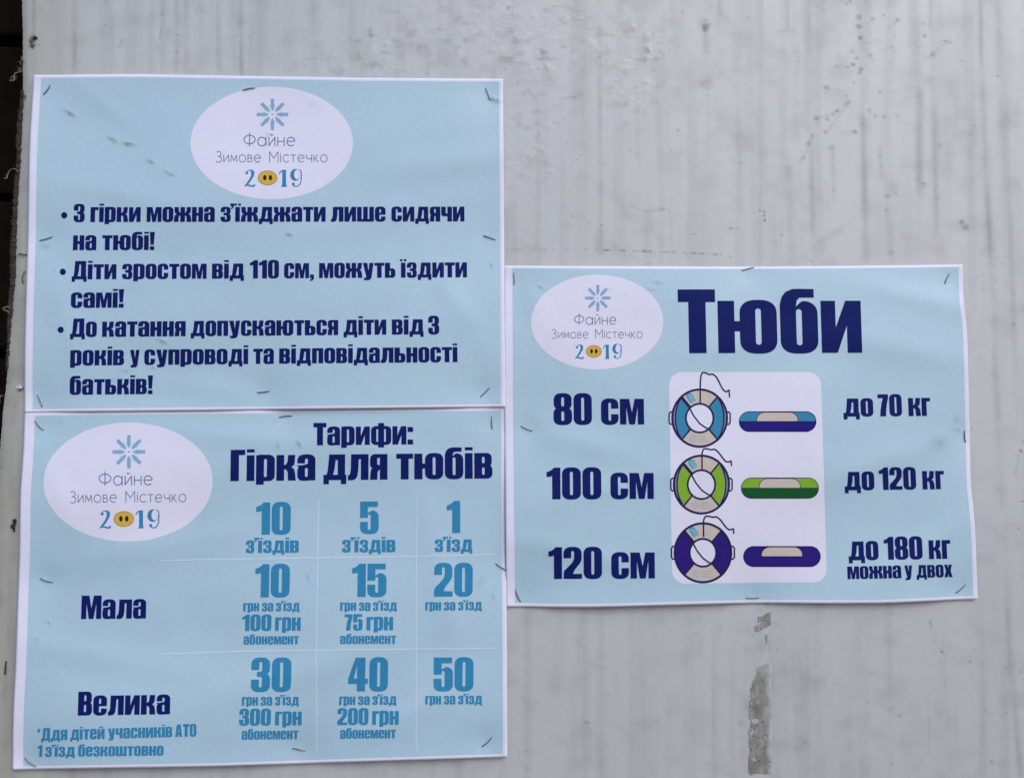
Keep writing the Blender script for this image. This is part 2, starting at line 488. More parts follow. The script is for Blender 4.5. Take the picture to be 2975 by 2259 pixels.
G['*'] = (40, sum([stroke([(20 - 18 * math.cos(a), 80 - 18 * math.sin(a)), (20 + 18 * math.cos(a), 80 + 18 * math.sin(a))], 9) for a in (math.pi / 2, math.pi / 6, -math.pi / 6)], []))
GAP = 5.0

ST = 10.0     # thin geometric face of the logo, x-height 100


def ring(cx, cy, rx, ry, wd):
    return stroke(ell(cx, cy, rx, ry, 36) + ell(cx, cy, rx, ry, 36)[:2], wd)


H = {}
H['Ф'] = (138, ring(69, 72, 64, 46, ST) + stroke([(69, -2), (69, 148)], ST))
H['а'] = (104, ring(50, 50, 46, 47, ST) + stroke([(98, 0), (98, 100)], ST))
H['и'] = (80, stroke([(5, 100), (5, 5)], ST) + stroke([(5, 5), (75, 96)], ST) + stroke([(75, 100), (75, 0)], ST))
H['й'] = (80, H['и'][1] + stroke(ell(40, 136, 18, 16, 8, 200, 340), ST))
H['н'] = (84, stroke([(5, 0), (5, 100)], ST) + stroke([(79, 0), (79, 100)], ST) + stroke([(5, 52), (79, 52)], ST))
H['е'] = (100, stroke(ell(50, 50, 45, 47, 36, 3, 318), ST) + stroke([(8, 53), (95, 53)], ST))
H['З'] = (84, stroke(ell(38, 109, 34, 32, 14, 145, 0) + ell(38, 109, 34, 32, 8, -8, -85), ST) + stroke([(24, 77), (40, 77)], ST) + stroke(ell(38, 38, 42, 39, 24, 88, -145), ST))
H['м'] = (96, stroke([(5, 0), (12, 95)], ST) + stroke([(12, 97), (48, 20)], ST) + stroke([(48, 20), (84, 97)], ST) + stroke([(84, 95), (91, 0)], ST))
H['о'] = (104, ring(52, 50, 47, 48, ST))
H['в'] = (70, stroke([(5, 0), (5, 100)], ST) + stroke([(5, 95), (36, 95)] + ell(36, 75, 22, 20, 8, 80, -80) + [(36, 54), (5, 54)], ST) + stroke([(36, 54), (40, 54)] + ell(40, 29, 24, 24, 8, 80, -80) + [(38, 5), (5, 5)], ST))
H['М'] = (132, stroke([(5, 0), (5, 142)], ST) + stroke([(5, 140), (66, 52)], ST) + stroke([(66, 52), (127, 140)], ST) + stroke([(127, 142), (127, 0)], ST))
H['і'] = (20, stroke([(10, 0), (10, 100)], ST) + stroke([(10, 112), (10, 124)], ST))
H['с'] = (88, stroke(ell(50, 50, 46, 48, 30, 45, 318), ST))
H['т'] = (78, stroke([(0, 95), (78, 95)], ST) + stroke([(39, 0), (39, 95)], ST))
H['ч'] = (84, stroke([(5, 100), (5, 72)] + ell(30, 70, 25, 24, 8, 190, 262) + [(36, 46), (79, 46)], ST) + stroke([(79, 0), (79, 100)], ST))
H['к'] = (74, stroke([(5, 0), (5, 100)], ST) + stroke([(5, 45), (20, 48), (62, 100)], ST) + stroke([(22, 50), (70, 0)], ST))
_cache = {}


def glyph(font, ch, gs):
    k = (id(font), ch, gs)
    if k not in _cache:
        _cache[k] = tess(font[ch][1], gs)
    return _cache[k]


# ------------------------------------------------------------------ posters: outline and relief
def poly_at(pts, t):
    P = np.array(pts, float)
    d = np.concatenate([[0], np.cumsum(np.linalg.norm(P[1:] - P[:-1], axis=1))])
    d /= d[-1]
    # smooth (Catmull-like) by interpolating finely then box-smoothing
    tt = np.linspace(0, 1, 401)
    X, Y = np.interp(tt, d, P[:, 0]), np.interp(tt, d, P[:, 1])
    lx, ly = P[0, 0] + (P[-1, 0] - P[0, 0]) * tt, P[0, 1] + (P[-1, 1] - P[0, 1]) * tt
    kx = np.ones(31) / 31

    def sm(a):
        return np.convolve(np.pad(a, 15, mode='edge'), kx, 'valid')
    wgt = np.clip(np.minimum(tt, 1 - tt) * 12, 0, 1)
    DX, DY = sm(X - lx) * wgt, sm(Y - ly) * wgt
    return np.interp(t, tt, lx + DX), np.interp(t, tt, ly + DY)


class Poster:
    def __init__(s, top, right, bottom, left, base, staples, creases, margins, seed):
        k = FR['F'][0]
        s.e = [[(x * k, y * k) for x, y in q] for q in (top, right, bottom, left)]
        s.base, s.seed, s.marg = base, seed, margins
        s.st = [((a[0] + b[0]) / 2, (a[1] + b[1]) / 2) for a, b in staples]
        s.creases = creases
        c = [s.e[0][0], s.e[0][-1], s.e[2][-1], s.e[2][0]]
        s.c = np.array(c)

    def outline(s, u, v):
        """photograph pixel of the paper's (u, v), a Coons patch on its four measured edges"""
        u, v = np.broadcast_arrays(np.asarray(u, float), np.asarray(v, float))
        tx, ty = poly_at(s.e[0], u); bx_, by = poly_at(s.e[2], u)
        rx, ry = poly_at(s.e[1], v); lx, ly = poly_at(s.e[3], v)
        c = s.c

        def f(t, b, l, r, i):
            return (1 - v) * t + v * b + (1 - u) * l + u * r - ((1 - u) * (1 - v) * c[0, i] + u * (1 - v) * c[1, i] + u * v * c[2, i] + (1 - u) * v * c[3, i])
        return f(tx, bx_, lx, rx, 0), f(ty, by, ly, ry, 1)

    def h(s, px, py, lift=0.0):
        """height of the sheet above the wall in metres"""
        px, py = np.asarray(px, float), np.asarray(py, float)
        c = s.c
        de = []
        for i in range(4):
            a, b = c[i], c[(i + 1) % 4]
            n = np.array([-(b - a)[1], (b - a)[0]]); n = n / np.linalg.norm(n)
            de.append(np.maximum(0, (px - a[0]) * n[0] + (py - a[1]) * n[1]))
        S = 1.0
        S2 = 1.0
        for (sx, sy) in s.st:
            d2 = (px - sx) ** 2 + (py - sy) ** 2
            S = S * (1 - np.exp(-d2 / (2 * 75.0 ** 2)))
            S2 = S2 * (1 - 0.30 * np.exp(-d2 / (2 * 30.0 ** 2)) - 0.35 * np.exp(-d2 / (2 * 100.0 ** 2)))
        amp = (0.6, 0.8, 2.0, 1.6)      # lift of the top, right, bottom, left edge in mm
        hh = 0
        for a, d in zip(amp, de):
            hh = hh + a * np.exp(-d / 90.0)
        hh = hh * S
        wv = 1.9 * vnoise(px / 620.0 + py / 900.0, py / 300.0, s.seed) + 0.85 * vnoise(px / 260.0 + 9, py / 190.0, s.seed + 3) + 0.10 * vnoise(px / 80.0, py / 85.0, s.seed + 5)
        dm = np.minimum(np.minimum(de[0], de[1]), np.minimum(de[2], de[3]))
        hh = hh + (2.3 + wv) * S2 * (0.42 + 0.58 * (1 - np.exp(-dm / 130.0)))
        hh = hh + 0.6 * s.ripples(px, py) * S2
        for (cx, cy, a, rx, ry, am) in s.creases:
            co, si = math.cos(math.radians(a)), math.sin(math.radians(a))
            q = ((px - cx) * co + (py - cy) * si) / rx
            r = (-(px - cx) * si + (py - cy) * co) / ry
            hh = hh + 0.5 * am * np.exp(-(q * q + r * r))
        return s.base + (0.12 + np.maximum(hh, 0.02)) * 1e-3 + lift

    def ripples(s, px, py):
        v = 0
        for (cx, cy, a, rx, ry, am) in s.rip:
            co, si = math.cos(math.radians(a)), math.sin(math.radians(a))
            q = ((px - cx) * co + (py - cy) * si) / rx
            r = (-(px - cx) * si + (py - cy) * co) / ry
            v = v + am * np.exp(-(q * q + r * r))
        return v

    def pos(s, px, py, lift=0.0):
        return at(px, py, s.h(px, py, lift))

    def smudge(s, px, py):
        v = 0 * px
        for (cx, cy, a, rx, ry, am) in s.creases:
            co, si = math.cos(math.radians(a)), math.sin(math.radians(a))
            q = ((px - cx) * co + (py - cy) * si) / rx
            r = (-(px - cx) * si + (py - cy) * co) / ry - 0.35
            v = v + abs(am) * 1.75 * np.exp(-(q * q + r * r) * 1.1) * (0.62 + 0.6 * vnoise(px / 5, py / 4, 31))
        return np.clip(v + 0.010 + 0.02 * np.maximum(0, fbm(px / 90, py / 60, 40)), 0, 0.75)


def F_(f, *pts):
    return [fr(f, *p) for p in pts]


def cr(f, x, y, a, rx, ry, am=0.3):
    s = FR[f][0]
    X, Y = fr(f, x, y)
    return (X, Y, a, rx * s, ry * s, am)


ST1 = [((93.8, 203.8), (108.4, 183.1)), ((524.9, 195.2), (550.6, 190.2)), ((1049.2, 190.7), (1058.8, 215.4)), ((85.7, 519), (113, 511)),
       ((1044.7, 509.4), (1069, 517.5)), ((555.6, 847.2), (581.8, 844.2)), ((80.7, 852.3), (90.8, 878.5)), ((1038.1, 856.3), (1057.3, 837.2))]
ST2 = [((75.6, 908.2), (93.3, 928.4)), ((603, 901.2), (630.2, 897.7)), ((1062.3, 899.2), (1063.3, 925.4)), ((1070.8, 1216), (1094.3, 1231.8)),
       ((86.7, 1248.5), (113.4, 1257)), ((631.8, 1615), (658.5, 1620.6)), ((1041.2, 1611.5), (1061.9, 1591.8)), ((54.5, 1636.2), (76.6, 1653.8))]
ST3 = [((1109.6, 589.3), (1110.2, 614.5)), ((1603.1, 584), (1628.3, 577)), ((2041, 612.4), (2052.3, 589.8)), ((2084.6, 929.7), (2085.9, 954.5)),
       ((2064.9, 1279.9), (2085.5, 1262.1)), ((1612.1, 1290.5), (1639.2, 1289.9)), ((1113.9, 1273.2), (1124.6, 1298.3)), ((1125.8, 920), (1149.6, 930.5))]
ST1, ST2, ST3 = [[(fr('F', *a), fr('F', *b)) for a, b in q] for q in (ST1, ST2, ST3)]

CR1 = [cr('T2', 300, 263, 30, 26, 9, .45), cr('T2', 482, 374, 28, 24, 8, .45), cr('T2', 552, 394, 12, 28, 8, .6), cr('T2', 648, 470, 25, 20, 8, .5),
       cr('T2', 728, 520, 25, 20, 8, .5), cr('T2', 1240, 783, 20, 14, 6, .4), cr('T2', 2122, 205, 10, 26, 9, .7), cr('T2', 1155, 350, 20, 14, 10, .35),
       cr('T2', 1340, 215, 40, 45, 25, .12), cr('A', 190, 312, 5, 26, 16, .2), cr('A', 695, 722, 20, 20, 7, .5), cr('A', 535, 845, 5, 18, 10, .22), cr('A', 655, 835, 20, 14, 7, .25),
       cr('A', 500, 885, 0, 60, 10, .15), cr('A', 2108, 400, 80, 14, 6, .3), cr('A', 1245, 265, 30, 12, 6, .3), cr('A', 240, 425, 60, 10, 6, .2)]
CR2 = [cr('N', 550, 135, 20, 30, 10, .22), cr('B', 490, 100, 45, 14, 10, .35), cr('B', 512, 275, 80, 24, 10, .32), cr('B', 662, 265, 60, 26, 13, .5), cr('B', 345, 75, 80, 20, 7, .2),
       cr('D', 210, 232, 60, 10, 6, .35), cr('D', 163, 302, 60, 8, 6, .25), cr('D', 1320, 35, 80, 14, 5, .3), cr('D', 2117, 120, 60, 12, 8, .3), cr('D', 2065, 55, 110, 30, 12, .15), cr('D', 135, 830, 30, 20, 8, .2)]
CR3 = [cr('L3', 385, 255, 30, 36, 10, .4), cr('L3', 1500, 268, 5, 36, 10, .55), cr('L3', 1560, 200, 5, 36, 12, .5), cr('L3', 1240, 322, 5, 40, 10, .2), cr('L3', 1090, 272, 0, 40, 22, .15),
       cr('L3', 860, 255, 5, 60, 10, .15), cr('C', 605, 210, 70, 14, 5, .25), cr('C', 1915, 1195, 0, 60, 50, .22), cr('C', 2030, 1045, 0, 20, 26, .22), cr('C', 2030, 1120, 0, 22, 14, .25),
       cr('G', 960, 1405, 30, 22, 10, .2), cr('G', 1350, 1312, 160, 22, 9, .35), cr('C', 1410, 400, 0, 30, 12, .1), cr('G', 385, 1605, 50, 20, 7, .1)]

P1 = Poster([(72, 162), (302, 160.5), (504, 164), (756, 168), (1086.6, 170.5)], [(1086.6, 170.5), (1089, 500), (1091.6, 879)],
            [(53, 891), (161, 889), (504, 885.5), (756, 882.5), (1091.6, 879)],
            [(72, 162), (70.5, 190), (68, 240), (64.5, 290), (62.8, 340), (61.5, 420), (60.5, 500), (58.5, 570), (56, 640), (54, 720), (53, 800), (53, 891)],
            0.0009, ST1, CR1, (17, 8.5, 6.5, 7.5), 3)
P2 = Poster([(53, 890.5), (161, 888.5), (504, 885), (756, 882), (1091.6, 879)], [(1091.6, 879), (1093, 1150), (1095, 1400), (1096, 1634.5)],
            [(26.7, 1662), (180, 1659), (455, 1655), (655, 1648.5), (857, 1642), (1096, 1634.5)],
            [(53, 890.5), (51.5, 940), (50, 981), (46, 1030), (43, 1075), (43, 1130), (42, 1200), (38.5, 1290), (36, 1370), (33, 1450), (28.5, 1530), (27, 1600), (26.7, 1662)],
            0.0005, ST2, CR2, (22, 9, 7.5, 7.5), 11)
P3 = Poster([(1088.5, 574), (1345, 575), (1604, 576), (1850, 574), (2079, 571.5)],
            [(2079, 571.5), (2080.2, 620), (2081.5, 652), (2088.5, 705), (2091, 760), (2092.5, 830), (2095, 965), (2097, 1048), (2103, 1100), (2107, 1150), (2109.7, 1230), (2112, 1293.8)],
            [(1094, 1310), (1200, 1311), (1298, 1311), (1437, 1307), (1590, 1303), (1662, 1302), (1795, 1303), (1918, 1302.4), (2026, 1297), (2112, 1293.8)],
            [(1088.5, 574), (1090, 900), (1094, 1310)],
            0.0002, ST3, CR3, (19, 9, 5.5, 8), 23)


P1.rip = [(1330, 470, -8, 190, 42, 1.1), (1150, 620, -14, 260, 40, 0.8), (330, 560, 12, 190, 38, 0.8), (480, 800, -6, 330, 36, 0.7), (1080, 1010, -22, 260, 44, 1.0), (620, 1130, 8, 240, 34, 0.8), (180, 900, 70, 190, 40, 0.7), (1330, 880, 60, 150, 40, 0.9), (300, 300, 35, 120, 26, 0.6)]
P2.rip = [(400, 1600, -10, 300, 44, 1.0), (1180, 1330, 14, 260, 44, 0.9), (1290, 1700, 78, 240, 42, 1.0), (260, 1900, 10, 280, 42, 0.9), (860, 1960, -16, 320, 44, 0.9), (700, 1270, 6, 240, 30, 0.8), (1180, 2080, -28, 190, 36, 0.9), (150, 1380, 68, 170, 34, 0.7)]
P3.rip = [(2700, 870, 12, 190, 36, 1.3), (2600, 1010, 10, 260, 44, 1.0), (1640, 1270, 16, 260, 44, 1.2), (1760, 1420, -14, 230, 40, 0.9), (2590, 1330, -20, 230, 42, 1.0), (1640, 1600, 12, 220, 36, 0.9), (2200, 1000, -5, 260, 40, 0.7), (2680, 1600, -34, 170, 34, 0.8), (1560, 900, 60, 150, 34, 0.6)]


def paper_sheet(P, parent):
    nu, nv = 240, 170
    u, v = np.meshgrid(np.linspace(0, 1, nu), np.linspace(0, 1, nv), indexing='ij')
    px, py = P.outline(u, v)
    V = P.pos(px, py).reshape(-1, 3)
    o = mesh_obj('paper_sheet', V, grid_faces(nu, nv), M['paper'], parent, True, {'smudge': P.smudge(px, py).ravel() * 0.8})
    sol = o.modifiers.new('thickness', 'SOLIDIFY')
    sol.thickness = 0.00012
    sol.offset = -1
    return o


def panel(P, parent):
    l, r, t, b = P.marg
    Wd, Hd = 1015.0, 722.0
    nu, nv = 250, 180
    u, v = np.meshgrid(np.linspace(l / Wd, 1 - r / Wd, nu), np.linspace(t / Hd, 1 - b / Hd, nv), indexing='ij')
    px, py = P.outline(u, v)
    return mesh_obj('pale_blue_print', P.pos(px, py, 0.00007).reshape(-1, 3), grid_faces(nu, nv), M['panel'], parent, True, {'smudge': P.smudge(px, py).ravel()})


def star_patch(name, P, cx, cy, rim, m, parent, lift, nr=30, smudge=True):
    """a flat printed patch: polar grid from the centre to the rim points (photograph pixels)"""
    rim = np.array(rim, float)
    a = sum(rim[i][0] * rim[(i + 1) % len(rim)][1] - rim[(i + 1) % len(rim)][0] * rim[i][1] for i in range(len(rim)))
    if a < 0: rim = rim[::-1]
    n = len(rim)
    t = np.linspace(0.07, 1, nr)
    px = cx + (rim[:, 0, None] - cx) * t[None]
    py = cy + (rim[:, 1, None] - cy) * t[None]
    px = np.append(px.ravel(), cx); py = np.append(py.ravel(), cy)
    F = grid_faces(n, nr, True)
    F = [f[::-1] for f in F]
    c = n * nr
    F += [(c, ((i + 1) % n) * nr, i * nr) for i in range(n)]
    return mesh_obj(name, P.pos(px, py, lift), F, m, parent, True, {'smudge': P.smudge(px, py) * 0.45} if smudge else None)


def put_text(P, f, line, words, cap, m, parent, font=G, unit=100.0, gap=GAP, lift=0.00021, name='lettering', label=None, gs=None, base_fn=None):
    """line = (xL, yL, xR, yR) baseline in window f; words = [(text, x0, x1)]"""
    xL, yL, xR, yR = line
    if gs is None: gs = 10 if cap * FR[f][0] > 75 else (25 if cap * FR[f][0] > 30 else None)
    Vs, Fs, n0 = [], [], 0
    for (txt, x0, x1) in words:
        yb0 = yL + (yR - yL) * (x0 - xL) / (xR - xL)
        yb1 = yL + (yR - yL) * (x1 - xL) / (xR - xL)
        a, b = px2wall(*fr(f, x0, yb0)), px2wall(*fr(f, x1, yb1))
        mid = ((x0 + x1) / 2, (yb0 + yb1) / 2)
        hm = np.linalg.norm(px2wall(*fr(f, mid[0], mid[1] - cap)) - px2wall(*fr(f, *mid)))
        ll, lr = px2wall(*fr(f, xL, yL)), px2wall(*fr(f, xR, yR))
        up = np.array([-(lr - ll)[1], (lr - ll)[0]]); up /= np.linalg.norm(up)
        adv = []
        for i, ch in enumerate(txt):
            wdt = font[ch][0]
            g = gap
            if ch == "'" or (i + 1 < len(txt) and txt[i + 1] == "'"): g = gap * 0.4
            if ch == 'ї' or (i + 1 < len(txt) and txt[i + 1] == 'ї'): g = gap + 2
            if ch in 'гТт' and i + 1 < len(txt): g = gap * 0.7
            adv.append((wdt, g))
        tot = sum(a_ + g for a_, g in adv) - adv[-1][1]
        x = 0.0
        for ch, (wdt, g) in zip(txt, adv):
            gv, gf = glyph(font, ch, gs)
            q = a + (b - a) * ((gv[:, :1] + x) / tot) + up * (gv[:, 1:] * hm / unit)
            px, py = wall2px(q[:, 0], q[:, 1])
            Vs.append(P.pos(px, py, lift))
            Fs += [tuple(i + n0 for i in t_) for t_ in gf]
            n0 += len(gv)
            x += wdt + g
    o = mesh_obj(name, np.concatenate(Vs), Fs, m, parent)
    if label: o['label'] = label
    return o


def shape(name, P, tr, shapes, m, parent, lift, gs=None):
    """flat print from 2-D shapes; tr maps shape coordinates (arrays) to photograph pixels"""
    V, F = tess(shapes, gs)
    px, py = tr(V[:, 0], V[:, 1])
    flip = []
    for t_ in F:
        a, b, c = [(px[i], py[i]) for i in t_[:3]]
        cr_ = (b[0] - a[0]) * (c[1] - a[1]) - (b[1] - a[1]) * (c[0] - a[0])
        flip.append(tuple(t_[::-1]) if cr_ > 0 else tuple(t_))
    return mesh_obj(name, P.pos(px, py, lift), flip, m, parent)


def logo(P, cx, cy, rx, ry, parent, tilt=0.0):
    """oval logo; (cx, cy, rx, ry) in photograph pixels; drawn in the coordinates of window L1"""
    def tr(x, y):
        x, y = np.asarray(x, float), np.asarray(y, float)
        U, Vv = (x - 1061) / 1004, (y - 790) / 695
        return cx + rx * U + ry * Vv * 0.0, cy + ry * Vv + rx * U * tilt
    rim = [tr(1061 + 1004 * math.cos(t), 790 + 695 * math.sin(t)) for t in np.linspace(0, 2 * math.pi, 121)[:-1]]
    root = star_patch('logo_oval', P, *tr(1061, 790), [(float(a), float(b)) for a, b in rim], M['oval'], parent, 0.00011, 40)
    root['label'] = 'white oval carrying the snowflake logo'
    sx, sy = 1070, 437
    S = []
    for k in range(16):
        a = math.radians(22.5 * k + 11.25)
        S.append((1, [(sx + 60 * math.cos(a - .12), sy + 60 * math.sin(a - .12)), (sx + 122 * math.cos(a - .1), sy + 122 * math.sin(a - .1)),
                      (sx + 128 * math.cos(a), sy + 128 * math.sin(a)), (sx + 122 * math.cos(a + .1), sy + 122 * math.sin(a + .1)), (sx + 60 * math.cos(a + .12), sy + 60 * math.sin(a + .12))]))
    shape('snowflake_halo', P, tr, S, M['faint'], root, 0.00014)
    S = []
    for k in range(8):
        a = math.radians(45 * k)
        co, si = math.cos(a), math.sin(a)
        S.append((1, [(sx + co * r - si * t, sy + si * r + co * t) for r, t in ((44, -3), (95, -20), (194, -20), (194, 20), (95, 20), (44, 3))]))
    S.append((1, ell(sx, sy, 15, 10, 12)))
    shape('snowflake', P, tr, S, M['ray'], root, 0.00017)

    # the two lines of thin lettering
    def line(txts, yb, capv, nm):
        Vs, Fs, n0 = [], [], 0
        for txt, x0, x1 in txts:
            adv = [H[c][0] + 22 for c in txt]
            tot = sum(adv) - 22
            x = 0
            for c, a_ in zip(txt, adv):
                gv, gf = glyph(H, c, None)
                px, py = tr(x0 + (x1 - x0) * (gv[:, 0] + x) / tot, yb - gv[:, 1] * capv / 100)
                Vs.append(P.pos(px, py, 0.00017))
                Fs += [tuple(i + n0 for i in t_) for t_ in gf]
                n0 += len(gv)
                x += a_
        mesh_obj('lettering', np.concatenate(Vs), Fs, M['slate'], root, True)['label'] = nm
    line([('Файне', 713, 1352)], 828, 113, 'thin slate line reading Файне')
    line([('Зимове', 372, 928), ('Містечко', 1030, 1750)], 1027, 94, 'thin slate line reading Зимове Містечко')
    two = [(745, 1158), (750, 1140), (768, 1124), (795, 1118), (825, 1122), (843, 1138), (848, 1162), (840, 1198), (815, 1240), (785, 1285), (765, 1305), (790, 1303), (815, 1312), (832, 1313), (838, 1300), (850, 1296),
           (859, 1305), (855, 1322), (838, 1332), (812, 1331), (780, 1322), (750, 1318), (728, 1329), (720, 1326), (735, 1305), (765, 1265), (790, 1225), (805, 1190), (808, 1160), (802, 1138), (788, 1130), (770, 1134), (765, 1148)]
    one = [(1147, 1172), (1160, 1145), (1185, 1124), (1205, 1120), (1238, 1122), (1237, 1200), (1239, 1290), (1242, 1318), (1250, 1322), (1248, 1331), (1177, 1331), (1177, 1322), (1190, 1315), (1192, 1200), (1190, 1140), (1175, 1150), (1158, 1175)]
    S = [(1, ell(1354, 1183, 64, 74, 40)), (-1, ell(1377, 1178, 39, 61, 36)), (1, two), (1, ell(752, 1160, 18, 17, 16)), (1, one)]
    S += stroke([(1395, 1118), (1418, 1128), (1427, 1160), (1425, 1250), (1412, 1298), (1382, 1323), (1350, 1325), (1325, 1310)], 13) + [(1, ell(1328, 1297, 19, 18, 16))]
    o = shape('year_digits', P, tr, S, M['blue'], root, 0.00017)
    o['label'] = 'blue curly digits 2, 1 and 9'
    shape('snout_rim', P, tr, [(1, ell(1010, 1220, 122, 92, 40)), (-1, ell(1010, 1220, 112, 82, 40))], M['golddark'], root, 0.00017)
    shape('snout_emblem', P, tr, [(1, ell(1010, 1220, 112, 82, 40)), (-1, ell(975, 1218, 21, 34, 20)), (-1, ell(1045, 1218, 21, 34, 20))], M['gold'], root, 0.00017)
    shape('nostrils', P, tr, [(1, ell(975, 1218, 21, 34, 20)), (1, ell(1045, 1218, 21, 34, 20))], M['black'], root, 0.00017)
    return root


def empty(name, loc):
    o = bpy.data.objects.new(name, None)
    o.empty_display_size = 0.02
    o.location = loc
    COL.objects.link(o)
    bpy.context.view_layer.update()
    return o


def poster_root(P, name, label):
    c = P.s_ if hasattr(P, 's_') else P.outline(0.5, 1.0)
    o = empty(name, tuple(at(float(c[0]), float(c[1]), 0.0)))
    props(o, label, 'poster', 'printed posters stapled to the banner sheet')
    paper_sheet(P, o)
    panel(P, o)
    return o


# ------------------------------------------------------------------ the vinyl banner sheet
EDGE = [(0, 45), (64, 46.7), (212, 46.7), (262, 44), (340, 41.4), (425, 35), (513, 32), (595, 31), (627, 28), (676, 23), (733, 17.7), (797, 13.5), (846, 9), (889, 3.5), (938, 0), (1100, -14), (1700, -60)]


def edge_x(ypx):     # photograph pixels
    k = FR['F'][0]
    e = np.array(EDGE) * k
    return np.interp(ypx, e[:, 0], e[:, 1])


def seg_dist(px, py, x0, y0, x1, y1):
    dx, dy = x1 - x0, y1 - y0
    t = np.clip(((px - x0) * dx + (py - y0) * dy) / (dx * dx + dy * dy + 1e-9), 0, 1)
    return np.hypot(px - x0 - t * dx, py - y0 - t * dy), t


